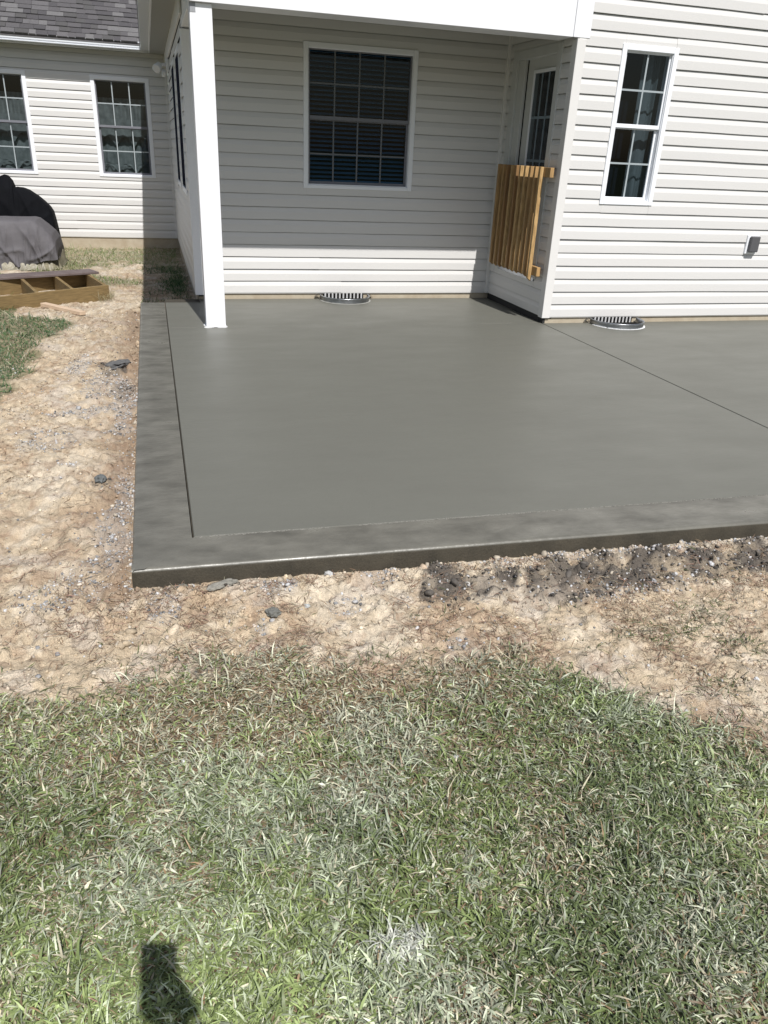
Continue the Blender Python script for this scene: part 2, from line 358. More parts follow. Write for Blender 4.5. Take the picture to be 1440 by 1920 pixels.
col = mixc(col, dgreen, (sst(.5, .7, fbm(x, y, 2.5, 3, 76)+.12*(x > .9)+r.normal(0, .1, n)))*.8)
pt = np.clip(.15+.8*(dead-.5)+.55*brownz+.45*sst(-1.0, -.65, y)+.08*(x > 1.0), .05, .85)
isd = rn < pt; col = np.where(isd[:, None], np.where((r.random(n) < .22+.25*brownz)[:, None], brown, tan)*r.uniform(.7, 1.15, n)[:, None], col)
isg = (r.random(n) < dusty*.50+.22); col = np.where(isg[:, None], col*.4+grey*r.uniform(.35, .85, n)[:, None], col)
white = patches(x, y, [(.61, -1.72, .07, .035, .8)], 74)*(r.random(n) < .7); col = mixc(col, np.array((.66, .67, .62)), white)
col = col*(r.uniform(.48, 1.56, n)*(1+.18*sst(-1.3, -1.7, y)*sst(1.2, .2, x)))[:, None]
tuft = sst(.45, .65, fbm(x, y, 12, 3, 78)); length = (r.gamma(4, .0052, n)+.008)*(.85+.45*tuft); width = r.uniform(.0020, .0050, n)*(1+.5*(r.random(n) < .08))
lean = np.clip(r.normal(1.18, .34, n)-.35*tuft, .1, 1.5)
big = (r.random(n) < .008) & ~isd; length = np.where(big, r.uniform(.04, .075, n), length); width = np.where(big, r.uniform(.005, .008, n), width)
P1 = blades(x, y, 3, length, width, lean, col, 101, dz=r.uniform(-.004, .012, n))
# --- sparse blades and tufts on the bare soil
x, y, r = sample(70000, -1.3, 3.4, -1.6, .1, 2)
cl = patches(x, y, [(2.05, -.80, .30, .16, 1), (2.35, -.95, .2, .2, .7), (2.2, -.62, .25, .08, .6), (1.75, -.75, .16, .06, .7), (2.0, -1.05, .12, .08, .5), (2.45, -.45, .15, .08, .5), (.25, -.5, .2, .07, .4), (.7, -.62, .25, .08, .6)], 81)
k = off_slab(x, y, .02) & (r.random(len(x)) < cl*.75*sst(.4, .55, fbm(x, y, 14, 3, 83))+.015+.5*np.exp(-np.clip(y-np.interp(x, LB[:, 0], LB[:, 1]), 0, 9)/.09)*sst(.40, .56, fbm(x, y, 9, 3, 84))); x, y = x[k], y[k]; n = len(x)
col = np.where((r.random(n) < .55)[:, None], tan*.8, green*.8)*r.uniform(.5, 1.1, n)[:, None]
P2 = blades(x, y, 3, r.gamma(4, .007, n)+.01, r.uniform(.002, .0040, n), np.clip(r.normal(1.15, .3, n), .2, 1.5), col, 102)
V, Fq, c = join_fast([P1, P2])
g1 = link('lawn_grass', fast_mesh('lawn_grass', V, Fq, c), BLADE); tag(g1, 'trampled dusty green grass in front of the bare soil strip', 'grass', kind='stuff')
# --- left and far grass
x, y, r = sample(75000, -3.2, .55, 1.5, 11.5, 3)
k = in_frame(x, y, x*0-.12) & off_slab(x, y, .05); x, y = x[k], y[k]
Lw = lawn(x, y); k = r.random(len(x)) < Lw*np.where(y < 6, 1, 1.0); x, y = x[k], y[k]; n = len(x)
x = x-.03
col = mixc(np.repeat(np.array((.05, .125, .048))[None], n, 0), np.array((.115, .20, .07)), r.random(n)**1.5)
col = np.where((y > 6)[:, None], col*np.array((1.9, 1.45, 1.0)), col)
k2 = r.random(n) < np.where(y < 6, .10, .38); col = np.where(k2[:, None], tan*r.uniform(.6, 1.1, n)[:, None], col)
P3 = blades(x, y, 2, r.gamma(5, .009, n)+.015, r.uniform(.0035, .007, n), np.clip(r.normal(.95, .3, n), .1, 1.45), col, 103)
# --- dark tuft by the side wall and in the shade behind the patio
x, y, r = sample(5000, -.02, .56, 6.3, 9.2, 4)
k = r.random(len(x)) < .25*sst(.4, .6, fbm(x, y, 3, 3, 85))+.9*np.exp(-((x-.42)/.12)**2-((y-7.6)/.6)**2); x, y = x[k], y[k]; n = len(x)
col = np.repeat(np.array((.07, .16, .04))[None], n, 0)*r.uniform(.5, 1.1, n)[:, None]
P4 = blades(x, y, 2, r.gamma(5, .012, n)+.02, r.uniform(.004, .008, n), np.clip(r.normal(.8, .3, n), .1, 1.4), col, 104)
x, y, r = sample(160, -.46, -.30, 6.40, 6.75, 14); n = len(x)
P6 = blades(x, y, 3, r.uniform(.06, .19, n), r.uniform(.002, .004, n), np.clip(r.normal(.55, .3, n), .05, 1.4), np.array((.45, .40, .24))*r.uniform(.5, 1.1, n)[:, None], 106)
V, Fq, c = join_fast([P3, P4, (P6[0], P6[1][:len(P6[1])], P6[2])])
g2 = link('side_yard_grass', fast_mesh('side_yard_grass', V, Fq, c), BLADE); tag(g2, 'patchy green grass in the side yard beyond the patio', 'grass', kind='stuff')
# --- dry straw
x, y, r = sample(70000, -1.5, 3.3, -1.5, 8.5, 5)
k = in_frame(x, y, x*0-.1) & off_slab(x, y, .03); x, y = x[k], y[k]
x2, y2, r2 = sample(90000, -1.3, 3.3, -2.3, .05, 6); k = in_frame(x2, y2, x2*0-.1) & off_slab(x2, y2, .03)
x = np.concatenate([x, x2[k]]); y = np.concatenate([y, y2[k]])
cl = sst(.46, .62, fbm(x, y, 5, 4, 91))+.10; Lw = lawn(x, y)
cl = cl*(1-.75*patches(x, y, MUD, 21))
k = r.random(len(x)) < np.where(Lw > .5, .5, cl*.85); x, y = x[k], y[k]; n = len(x); Lw = Lw[k]
pal = np.array([(.30, .19, .12), (.42, .31, .20), (.52, .44, .32), (.20, .13, .09), (.36, .22, .17)])
col = pal[r.integers(0, 5, n)]*r.uniform(.6, 1.1, n)[:, None]
far = np.clip((y+1)/6, 0, 1)
P5 = blades(x, y, 3, r.gamma(2.2, .011, n)+.010, r.uniform(.0010, .0024, n)*(1+1.2*far), np.clip(r.normal(1.42, .12, n), .8, 1.57), col, 105, dz=.003, curl=.35)
s_ = link('dry_straw', fast_mesh('dry_straw', *P5), STRAW); tag(s_, 'dead brown straw and roots strewn over the bare soil', 'straw', kind='stuff')
# --- clods and gravel
def rocks(seed, k=10, sub=1, flat=.75):
    out = []
    for i in range(k):
        bm = bmesh.new(); bmesh.ops.create_icosphere(bm, subdivisions=sub, radius=1)
        rr = random.Random(seed+i); s = [rr.uniform(.7, 1.2), rr.uniform(.7, 1.2), rr.uniform(.5, .9)*flat/.75]
        for v in bm.verts:
            f = 1+.25*mnoise.noise(v.co*1.7+Vector((seed+i*3.1, 0, 0)))+rr.uniform(-.38, .38)/sub; v.co = Vector((v.co.x*s[0], v.co.y*s[1], v.co.z*s[2]))*f
        bm.verts.ensure_lookup_table()
        out.append((np.array([v.co for v in bm.verts]), np.array([[v.index for v in f.verts] for f in bm.faces]))); bm.free()
    return out
def scatter(protos, x, y, size, col, seed, sink=.25):
    r = np.random.default_rng(seed); parts = []; pi = r.integers(0, len(protos), len(x)); z = zgrid(x, y)
    for k, (V, Fq) in enumerate(protos):
        m = pi == k; n = m.sum()
        if n == 0: continue
        a = r.uniform(0, 2*np.pi, n); ca, sa = np.cos(a), np.sin(a)
        b = r.uniform(-.5, .5, n); cb, sb = np.cos(b), np.sin(b)
        vx = V[None, :, 0]*cb[:, None]+V[None, :, 2]*sb[:, None]; vz = -V[None, :, 0]*sb[:, None]+V[None, :, 2]*cb[:, None]
        wx = vx*ca[:, None]-V[None, :, 1]*sa[:, None]; wy = vx*sa[:, None]+V[None, :, 1]*ca[:, None]
        S = size[m][:, None]
        W = np.stack([x[m][:, None]+wx*S, y[m][:, None]+wy*S, z[m][:, None]+vz*S+S*(.5-sink)], 2)
        parts.append((W.reshape(-1, 3), (Fq[None]+(np.arange(n)*len(V))[:, None, None]).reshape(-1, 3), np.repeat(col[m], len(V), 0)))
    return join_fast(parts)
ROCKM = mat('clods_and_stones', (.4, .3, .2), .9, .2, attr='tint', fine=.25, finescale=220, var=.25, vscale=60)
PR = rocks(5, 10, 1); PR2 = rocks(50, 8, 2)
def strip_xy(n, seed):
    r = np.random.default_rng(seed)
    a = int(n*.55); x = np.concatenate([r.uniform(-1.3, 3.3, a), r.uniform(-1.4, .1, n-a)]); y = np.concatenate([r.uniform(-1.6, .06, a), r.uniform(-.2, 6.2, n-a)])
    k = in_frame(x, y, x*0-.1) & off_slab(x, y, .006); return x[k], y[k], r
x, y, r = strip_xy(230000, 7)
Lw, Mw, Gw = masks(x, y)
edge = np.exp(-np.where(x < 0, -x, -.034*x-y)/.05)
dens = (1-Lw)*(.14+.6*sst(.5, .65, fbm(x, y, 8, 4, 92))+.9*np.clip(edge, 0, 1))
k = r.random(len(x)) < dens*.55; x, y = x[k], y[k]; n = len(x)
size = np.clip(.0018*(r.pareto(2.0, n)+1), 0, .012)*(.8+1.9*np.clip(edge[k], 0, 1)*r.random(n)**2)
gc = ground_color(x, y); col = gc*r.uniform(.75, 1.25, n)[:, None]
lo = r.random(n) < .22; col = np.where(lo[:, None], np.array((.60, .53, .43))*r.uniform(.7, 1.1, n)[:, None], col)
S1 = scatter(PR, x, y, size, np.clip(col, 0, 1), 201)
ob = link('soil_clods', fast_mesh('soil_clods', *S1), ROCKM); tag(ob, 'small tan soil clods littering the bare strip around the patio', 'soil clods', kind='stuff')
x, y, r = strip_xy(150000, 8)
Gw = patches(x, y, GRAV, 22); Mw = patches(x, y, MUD, 21)
dist = np.where(x < 0, -x, np.maximum(-.034*x-y, 0)); dist = np.where((x < 0) & (y < 0), np.hypot(x, y), dist)
rim = np.exp(-dist/.025)*np.where(x < 0, .55*sst(3.4, 2.6, y), .26*(.15+.85*sst(.9, 1.6, x))*(.3+1.2*sst(.45, .6, fbm(x, y, 7, 3, 94))))
k = r.random(len(x)) < Gw*.60+Mw*.08+rim+.012; x, y = x[k], y[k]; n = len(x)
size = r.gamma(3, .0011, n)+.0014
col = np.array((.58, .58, .585))*r.uniform(.4, 1.15, n)[:, None]
t = r.random(n); col = np.where((t < .15)[:, None], col*np.array((1.1, .95, .8)), col); col = np.where((t > .8)[:, None], col*.45, col)
S2 = scatter(PR, x, y, size, np.clip(col, 0, 1), 202)
ob = link('crushed_gravel', fast_mesh('crushed_gravel', *S2), ROCKM); tag(ob, 'pale grey crushed gravel spilled along the patio edge', 'gravel', kind='stuff')
# mud lumps
x, y, r = strip_xy(60000, 9); Mw = patches(x, y, MUD, 21); k = r.random(len(x)) < Mw*.35; x, y = x[k], y[k]; n = len(x)
S3 = scatter(PR2, x, y, r.gamma(2.0, .0019, n)+.0015, np.array((.10, .09, .08))*r.uniform(.6, 1.5, n)[:, None], 203)
ob = link('wet_mud_crumbs', fast_mesh('wet_mud_crumbs', *S3), ROCKM); tag(ob, 'dark wet mud crumbs in front of the patio edge', 'mud', kind='stuff')
# single lumps one can point at
def lump(name, x, y, s, c, label, seed, flat=.8):
    V, Fq = rocks(seed, 1, 3, flat)[0]; V = V.copy()
    for i in range(len(V)):
        V[i] *= 1+.22*mnoise.noise(Vector(V[i])*4+Vector((seed, 1, 2)))
    z = float(gheight(np.array([x]), np.array([y]))[0])
    me = bpy.data.meshes.new(name); me.from_pydata([tuple(v*np.array(s)) for v in V], [], [tuple(f) for f in Fq])
    m = mat('lump_'+name, c, .85, .2, var=.35, vscale=60, bump=.003, bscale=90)
    o = link(name, me, m); o.location = (x, y, z+s[2]*.35); o.rotation_euler = (0, 0, seed)
    return tag(o, label, 'lump' if 'concrete' in name else 'stone')
lump('concrete_lump', .515, -.315, (.034, .022, .021), (.17, .17, .155), 'dark grey concrete lump lying alone on the tan soil before the patio', 301)
lump('concrete_lump', .345, -.065, (.055, .022, .020), (.26, .25, .22), 'long crumbly grey concrete lump against the patio front edge by its corner', 302)
lump('concrete_lump', .19, -.045, (.040, .022, .020), (.20, .20, .175), 'olive grey concrete lump nearest the patio corner', 303)
lump('concrete_lump', -.165, 3.40, (.075, .13, .035), (.13, .13, .13), 'largest dark concrete lump on the dirt beside the long patio border', 304)
lump('concrete_lump', -.17, 1.06, (.035, .035, .025), (.14, .15, .15), 'small dark lump in the dirt beside the lower part of the patio border', 305)
lump('stone', .655, -.255, (.018, .016, .014), (.50, .53, .53), 'pale bluish stone standing alone on the tan soil', 306)
lump('stone', .79, -.045, (.022, .017, .015), (.55, .55, .54), 'white stone close under the patio front edge', 307)
lump('stone', 1.34, -.235, (.016, .011, .010), (.68, .66, .62), 'small white stone lying in the dark mud patch', 308)
lump('stone', 2.11, -1.06, (.014, .012, .010), (.66, .67, .68), 'single white stone on the bare soil beyond the lawn edge', 309)

# ------------------------------------------------------------------ patio
patio = empty('concrete_patio'); tag(patio, kind='structure')
XE = 11.0
def fy(x): return -.034*x
def gyv(x): return .246-.0225*x
def rounded_strip(p_out, p_in, n_out, name):
    """flat strip with a rounded outer edge and a vertical face; p_out/p_in polylines of (x,y); n_out outward normals"""
    R = .019; prof = [(0-.004, -.20), (0, -.09), (0, -R)]+[(-R+R*math.cos(a), -R+R*math.sin(a)) for a in (math.pi*.12, math.pi*.25, math.pi*.38)]+[(-R, 0), (-.05, .0005)]
    vs = []; m = len(prof)+2; npt = len(p_out)
    for i in range(npt):
        o = Vector(p_out[i]); q = Vector(p_in[i]); d = Vector(n_out[i])
        wob = .0018*mnoise.noise(Vector((o.x*6, o.y*6, 1)))
        for (a, z) in prof:
            a2 = a+wob+(.004*mnoise.noise(Vector((o.x*25, o.y*25, z*40))) if z < -R else 0)
            vs.append((o.x+d.x*a2, o.y+d.y*a2, z))
        vs.append((q.x, q.y, 0)); vs.append((q.x, q.y, -.02))
    fs = [(i*m+k, (i+1)*m+k, (i+1)*m+k+1, i*m+k+1) for i in range(npt-1) for k in range(m-1)]
    return vs, fs
N = 220
xs = np.linspace(0, XE, N); ys = np.linspace(0, SLAB_Y1, 120)
b = MB()
# L-shaped border, mitred at the corner
RC = .012
pf = [(x, fy(x)) for x in xs]; pi = [(max(x, .246), gyv(max(x, .246))) for x in xs]
v_, f_ = rounded_strip(pf, pi, [(0, -1)]*N, 'x'); b.add(v_, f_)
pl = [(0, y) for y in ys]; pi2 = [(.246, max(y, gyv(.246))) for y in ys]
v_, f_ = rounded_strip(pl, pi2, [(-1, 0)]*len(ys), 'x'); b.add(v_, f_)
me = bpy.data.meshes.new('patio_border'); me.from_pydata(b.v, [], b.f)
bm = bmesh.new(); bm.from_mesh(me); bmesh.ops.remove_doubles(bm, verts=bm.verts, dist=.0004); bmesh.ops.recalc_face_normals(bm, faces=bm.faces)
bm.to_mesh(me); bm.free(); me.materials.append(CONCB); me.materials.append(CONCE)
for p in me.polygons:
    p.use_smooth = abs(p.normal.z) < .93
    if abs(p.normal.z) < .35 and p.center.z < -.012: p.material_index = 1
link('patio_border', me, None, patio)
def field(name, poly, z=0, depth=.16):
    bm = bmesh.new(); vs = [bm.verts.new((x, y, z)) for x, y in poly]; fc = bm.faces.new(vs)
    ret = bmesh.ops.extrude_face_region(bm, geom=[fc]); 
    for e in ret['geom']:
        if isinstance(e, bmesh.types.BMVert): e.co.z -= depth
    bmesh.ops.recalc_face_normals(bm, faces=bm.faces)
    ed = [e for e in bm.edges if all(abs(v.co.z-z) < 1e-6 for v in e.verts)]
    bmesh.ops.bevel(bm, geom=ed, offset=.005, segments=2, profile=.5, affect='EDGES')
    me = bpy.data.meshes.new(name); bm.to_mesh(me); bm.free(); return link(name, me, CONC, patio)
GP = .254
field('patio_panel', [(GP, gyv(GP)+.008), (3.985, gyv(3.985)+.008), (3.985, YF+.06), (3.985, YB-.01), (XL+.02, YB-.01), (XL+.02, SLAB_Y1), (GP, SLAB_Y1)])
field('patio_panel', [(3.995, gyv(3.995)+.008), (XE, gyv(XE)+.008), (XE, YF+.06), (3.995, YF+.06)])
MB().box(.25, XE, .1, YB+.05, -.16, -.012).build('patio_base', CONCE, patio)
# rough bead of mortar along the front joint
x = np.arange(.28, 4.6, .0035); r = np.random.default_rng(3)
bd = MB()
keep = fbm(x, x*0, 3, 4, 7) > .42
for xi, kp in zip(x, keep):
    if kp and r.random() < .75:
        yy = gyv(xi)+.002+r.normal(0, .003); s = r.uniform(.0008, .0024)
        bd.obox((xi, yy, .0005), (s*1.4, s*.3, 0), (0, s, 0), (0, s*.3, s*.5))
bd.build('joint_crumbs', mat('mortar_crumbs', (.20, .195, .175), .7), patio)['kind'] = 'stuff'

tl = MB(); rr = random.Random(9); xx = .28
while xx < 3.9:
    ln = rr.uniform(.05, .45)
    if rr.random() < .6: tl.obox((xx+ln/2, 4.475+.01*math.sin(xx*2), .0006), (ln/2, .001, 0), (0, .0016, 0), (0, 0, .0006))
    xx += ln+rr.uniform(.02, .3)
tl.build('trowel_line', mat('trowel_line', (.19, .185, .165), .6), patio)['kind'] = 'stuff'

# ------------------------------------------------------------------ house
house = empty('house', (XL, YF, 0))
tag(house, 'cream vinyl sided house with a covered porch corner, white post and grey shingle roof', 'house')
def clip_prof(pr, z0, z1):
    out = []
    n = len(pr)
    for i in range(n-1):
        (d0, a), (d1, c) = pr[i], pr[i+1]
        if c < a:
            if z0 <= c: out += [(d0, a), (d1, c)]
            continue
        if abs(c-a) < 1e-9:
            if z0 <= a <= z1: out += [(d0, a), (d1, c)]
            continue
        lo, hi = max(a, z0), min(c, z1)
        if hi <= lo: continue
        f = lambda z: d0+(d1-d0)*(z-a)/(c-a)
        out += [(f(lo), lo), (f(hi), hi)]
    res = []
    for q in out:
        if not res or (abs(res[-1][0]-q[0])+abs(res[-1][1]-q[1])) > 1e-7: res.append(q)
    return res
def siding_wall(name, org, u, n, L, zb, rows, openings=(), ztop=None, start=None, seams=True, cover=.035, a_min=None):
    """org: point at a=0; u along, n outward.  openings (a0,a1,z0,z1)."""
    org = Vector(org); u = Vector(u); n = Vector(n); ztop = ztop or zb+rows*C5
    P = lambda a, d, z: (org.x+u.x*a+n.x*d, org.y+u.y*a+n.y*d, z)
    mb = MB()
    def slabp(a0, a1, z0, z1):
        if a1-a0 < 1e-4 or z1-z0 < 1e-4: return
        mb.add([P(a0, -.10, z0), P(a1, -.10, z0), P(a1, -.016, z0), P(a0, -.016, z0), P(a0, -.10, z1), P(a1, -.10, z1), P(a1, -.016, z1), P(a0, -.016, z1)],
               [(0,3,2,1),(4,5,6,7),(0,1,5,4),(1,2,6,5),(2,3,7,6),(3,0,4,7)])
    ops = sorted(openings); a = 0
    for (a0, a1, z0, z1) in ops:
        slabp(a, a0, zb-.02, ztop); slabp(a0, a1, zb-.02, z0); slabp(a0, a1, z1, ztop); a = a1
    slabp(a, L, zb-.02, ztop)
    wall = mb.build(name, DARK, house)
    rr = random.Random(len(name)*7+3)
    for i in range(rows):
        z0 = zb+i*C5; z1 = z0+C5
        pr = [(.0120, z0+.010), (.0120, z0), (.0155, z0), (.0160, z0+.003), (.0152, z0+.074), (.0118, z0+.088), (.0030, z0+.1225), (-.009, z0+.1230), (-.009, z1+.008)]
        segs = [(0, L, -9, 9)]
        for (a0, a1, oz0, oz1) in ops:
            ns = []
            for (s0, s1, c0, c1) in segs:
                if a1 <= s0 or a0 >= s1 or oz0 >= min(z1, c1) or oz1 <= max(z0, c0): ns.append((s0, s1, c0, c1)); continue
                if a0 > s0: ns.append((s0, a0, c0, c1))
                if a1 < s1: ns.append((a1, s1, c0, c1))
                if oz0 > z0: ns.append((max(s0, a0), min(s1, a1), c0, oz0))
                if oz1 < z1: ns.append((max(s0, a0), min(s1, a1), oz1, c1))
            segs = ns
        out = []
        for sgm in segs:
            s0, s1, c0, c1 = sgm
            if seams and s1-s0 > 1.6 and rr.random() < .7:
                m = s0+(s1-s0)*rr.uniform(.2, .8); out += [(s0, m+.03, c0, c1, .0028), (m, s1, c0, c1, 0)]
            else: out.append((s0, s1, c0, c1, 0))
        for (s0, s1, c0, c1, dd) in out:
            q = clip_prof(pr, max(c0, z0-1), min(c1, z1+.010))
            if len(q) < 2: continue
            K = max(1, int((s1-s0)/.45)); mb2 = MB(); vs = []
            jit = [(rr.uniform(-.0010, .0010), rr.uniform(-.0018, .0018)) for _ in range(K+1)]
            for kk in range(K+1):
                aa = s0+(s1-s0)*kk/K
                for (d, z) in q: vs.append(P(aa, d+dd+jit[kk][0], z+jit[kk][1]))
            m = len(q); fs = [(kk*m+j, (kk+1)*m+j, (kk+1)*m+j+1, kk*m+j+1) for kk in range(K) for j in range(m-1)]
            me = bpy.data.meshes.new('siding_board'); me.from_pydata(vs, [], fs)
            bm = bmesh.new(); bm.from_mesh(me); bmesh.ops.recalc_face_normals(bm, faces=bm.faces)
            av = sum((f.normal for f in bm.faces), Vector())
            if av.dot(n) < 0: bmesh.ops.reverse_faces(bm, faces=bm.faces)
            bm.to_mesh(me); bm.free()
            link('siding_board', me, SIDING, wall)
    return wall
# openings (outer frame sizes)
BW = (1.757, 2.955, 1.15, 2.49)      # back window
FWN = (4.43, 5.022, 1.16, 2.52)      # front window
LW1 = (-.578, .303, .965, 2.412); LW2 = (-2.40, -1.503, .965, 2.412)
SW1 = (6.62, 7.60); SW2 = (8.12, 9.10)
DO = (4.70, 5.79, .40, 2.53)         # door opening in Y
ins = .03
def hole(w, off=0): return (w[0]-off+ins, w[1]-off-ins, w[2]+ins, w[3]-ins)
siding_wall('back_wall', (XL, YB, 0), (1, 0, 0), (0, -1, 0), XR-XL, ZB, 22, [hole(BW, XL)])
siding_wall('front_wall', (XR, YF, 0), (1, 0, 0), (0, -1, 0), 7.0, ZB, 27, [hole(FWN, XR)], start=None)
siding_wall('door_wall', (XR, YF, 0), (0, 1, 0), (-1, 0, 0), YB-YF, ZB, 22, [(DO[0]-YF+.02, DO[1]-YF-.02, DO[2]+.0, DO[3]-.02)], seams=False)
siding_wall('side_wall', (XL, YB, 0), (0, 1, 0), (-1, 0, 0), YW-YB, ZB-.02, 22, [(SW1[0]-YB+ins, SW1[1]-YB-ins, 1.03, 2.42), (SW2[0]-YB+ins, SW2[1]-YB-ins, 1.03, 2.42)], ztop=2.80)
siding_wall('wing_wall', (-6, YW, 0), (1, 0, 0), (0, -1, 0), XL+6, ZBL, 22, [(LW2[0]+6+ins, LW2[1]+6-ins, LW2[2]+ins, LW2[3]-ins), (LW1[0]+6+ins, LW1[1]+6-ins, LW1[2]+ins, LW1[3]-ins)], ztop=2.80)
# foundations
MB().box(XL+.03, XR+.03, YB+.001, YB+.3, -.5, ZB-.004).build('foundation', FOUND, house, .003)
MB().box(XR+.0305, XR+7, YF+.001, YF+.3, -.5, ZB-.004).build('foundation', FOUND, house, .003)
MB().box(XR+.004, XR+.0300, YF+.0005, YB-.0005, -.5, ZB-.005).build('foundation', DFOUND, house, .003)
MB().box(XL+.012, XL+.3, YB+.302, YW, -.5, ZB-.024).build('foundation', FOUND, house, .003)
MB().box(-6, XL+.011, YW+.001, YW+.3, -.5, ZBL-.004).build('foundation', FOUND, house, .003)
for (x0, x1, yy, z) in ((XL+.13, XR-.05, YB, ZB), (XR+.07, XR+7, YF, ZB), (-6, XL-.03, YW, ZBL)):
    MB().extrude([(x0, yy-.016, z-.001), (x0, yy+.01, z-.001), (x0, yy+.01, z-.012), (x0, yy-.0145, z-.008)], (x1-x0, 0, 0)).build('starter_strip', TRIMC, house)
# corner posts
def cbox(x0, x1, y0, y1, z0, z1, m=TRIMC, nm='corner_post', bv=.004): return MB().box(x0, x1, y0, y1, z0, z1).build(nm, m, house, bv)
b = MB(); b.extrude([(XR-.020, YF-.022, 0), (XR+.068, YF-.022, 0), (XR+.068, YF-.001, 0), (XR+.002, YF-.001, 0), (XR+.002, YF+.075, 0), (XR-.020, YF+.075, 0)], (0, 0, BEAM_Z-.006-(ZB-.012)))
b.v = [(x, y, z+ZB-.012) for x, y, z in b.v]; b.build('corner_post', TRIMC, house, .003)
cbox(XR-.045, XR-.002, YB-.045, YB-.002, ZB-.006, 2.78)                   # inner corner
cbox(XL-.045, XL-.002, YW-.045, YW-.002, ZBL-.004, 2.74)
# porch pilaster, post, beam
MB().box(XL-.022, XL+.135, YB-.085, YB-.004, .055, 2.50).build('pilaster', WHITE, house, .004)
MB().box(.592, .768, 4.462, 4.638, .002, BEAM_Z-.002).build('porch_post', WHITE, house, .004, segs=2)
MB().box(.5925, .640, 4.4595, 4.4618, 2.462, 2.5275).build('post_shade_tab', mat('post_shade_grey', (.30, .31, .33), .6), house)  # added thin tab, its grey paints the shade patch at the post top
cb = MB(); rr = random.Random(5)
for i in range(44):
    a = rr.random(); s = rr.uniform(.003, .010)
    if i < 30: c = (.592+.176*a, 4.457, rr.uniform(.001, .014))
    else: c = (.588, 4.465+.16*a, .004)
    cb.obox(c, (s*1.6, 0, s*.3), (0, s*.45, 0), (s*.2, 0, s*.5))
cb.build('caulk_skirt', CAULK, house)['kind'] = 'stuff'
ZT = 2.93
MB().box(.592, 3.917, 4.434, 4.71, BEAM_Z, ZT).build('porch_beam', WHITE, house, .003)
MB().box(3.921, 4.086, 4.434, 4.452, BEAM_Z+.001, ZT+.03).build('beam_end_board', WHITE, house, .003)
MB().box(4.055, 4.075, 4.440, 4.452, BEAM_Z-.016, BEAM_Z-.002).build('beam_end_block', DGREY, house)  # small dark grey block under the beam end
MB().box(.585, .76, 4.712, YB-.004, 2.51, ZT).build('porch_side_beam', WHITE, house, .003)
MB().box(.77, XR-.004, 4.714, YB-.02, 2.80, 2.84).build('porch_ceiling', SOFF, house)
# gable siding above the beam (just out of the frame)
siding_wall('gable_wall', (XL, YF, 0), (1, 0, 0), (0, -1, 0), XR-XL-.01, ZT+.01, 3, seams=False)
# roofs
ROOFM = mat('asphalt_roofing', (.12, .115, .12), .9, .15, col2=(.17, .165, .17), vscale=18, bump=.002, bscale=200)
TH = math.radians(32); SL = math.tan(TH); EZ = 2.875
def valley_roof():
    b = MB(); th = .03
    y0, x0 = YW-.36, -6.0
    # wing slope, up to the ridge 5 m back
    for (lst) in ([(x0, y0), (.205, y0), (.205+5, y0+5), (x0, y0+5)],):
        v = [(x, y, EZ-.02+SL*(y-y0)) for x, y in lst]+[(x, y, EZ-.02-th+SL*(y-y0)) for x, y in lst]
        b.add(v, [(0,1,2,3),(7,6,5,4),(0,4,5,1),(1,5,6,2),(2,6,7,3),(3,7,4,0)])
    return b
wing_roof = valley_roof().build('wing_roof', ROOFM, house)
b = MB(); xe = .205; yf0 = 4.19
lst = [(xe, yf0), (xe+5.6, yf0), (xe+5.6, YW-.36+5.6), (xe, YW-.36)]
v = [(x, y, EZ-.02+SL*(x-xe)) for x, y in lst]+[(x, y, EZ-.05+SL*(x-xe)) for x, y in lst]
b.add(v, [(0,1,2,3),(7,6,5,4),(0,4,5,1),(1,5,6,2),(2,6,7,3),(3,7,4,0)])
b.build('main_roof', ROOFM, house)
b = MB(); b.add([(XL+.1, YF+.09, ZT+.39), (11, YF+.09, ZT+.39), (5.8, YF+.09, EZ+SL*5.5), (XL+.1, YF+.12, ZT+.39), (11, YF+.12, ZT+.39), (5.8, YF+.12, EZ+SL*5.5)], [(0,1,2),(3,5,4),(0,3,4,1),(1,4,5,2),(2,5,3,0)])
b.build('gable_panel', SIDING, house)
# shingles on the part of the wing roof that shows
SHC = [mat('shingle_%s' % k, c, .92, .12, col2=tuple(q*.72 for q in c), vscale=60, bump=.002, bscale=220) for k, c in
       dict(dark=(.088, .085, .090), mid=(.110, .106, .111), grey=(.135, .131, .136), pale=(.165, .162, .165), brown=(.095, .093, .094)).items()]
dn = Vector((0, math.cos(TH), math.sin(TH))); nn = Vector((0, -math.sin(TH), math.cos(TH)))
y0 = YW-.36; EXPO = .143; cnt = 0
rr = random.Random(77)
for row in range(19):
    xx = -1.80-rr.random()*.2; s0 = row*EXPO-.012
    lim = .205+s0*math.cos(TH)-.0
    while xx < lim and cnt < 298:
        wd = rr.choice([.10, .12, .14, .16, .19, .24]); x1 = min(xx+wd, lim)
        thk = rr.choice([.005, .011, .014]); t = rr.random()
        m = SHC[3] if t < .12 else SHC[2] if t < .34 else SHC[1] if t < .62 else SHC[4] if t < .78 else SHC[0]
        o = Vector((0, y0, EZ-.018))
        a = o+dn*s0+nn*(.010+thk); e = o+dn*(s0+EXPO*1.25)+nn*.006
        a2 = o+dn*s0+nn*.002; e2 = o+dn*(s0+EXPO*1.25)+nn*.001
        g_ = .002
        vs = [Vector((xx+g_, q.y, q.z)) for q in (a2, a, e, e2)]
        MB().extrude(vs, (x1-xx-g_*2, 0, 0)).build('shingle', m, wing_roof); cnt += 1
        xx = x1
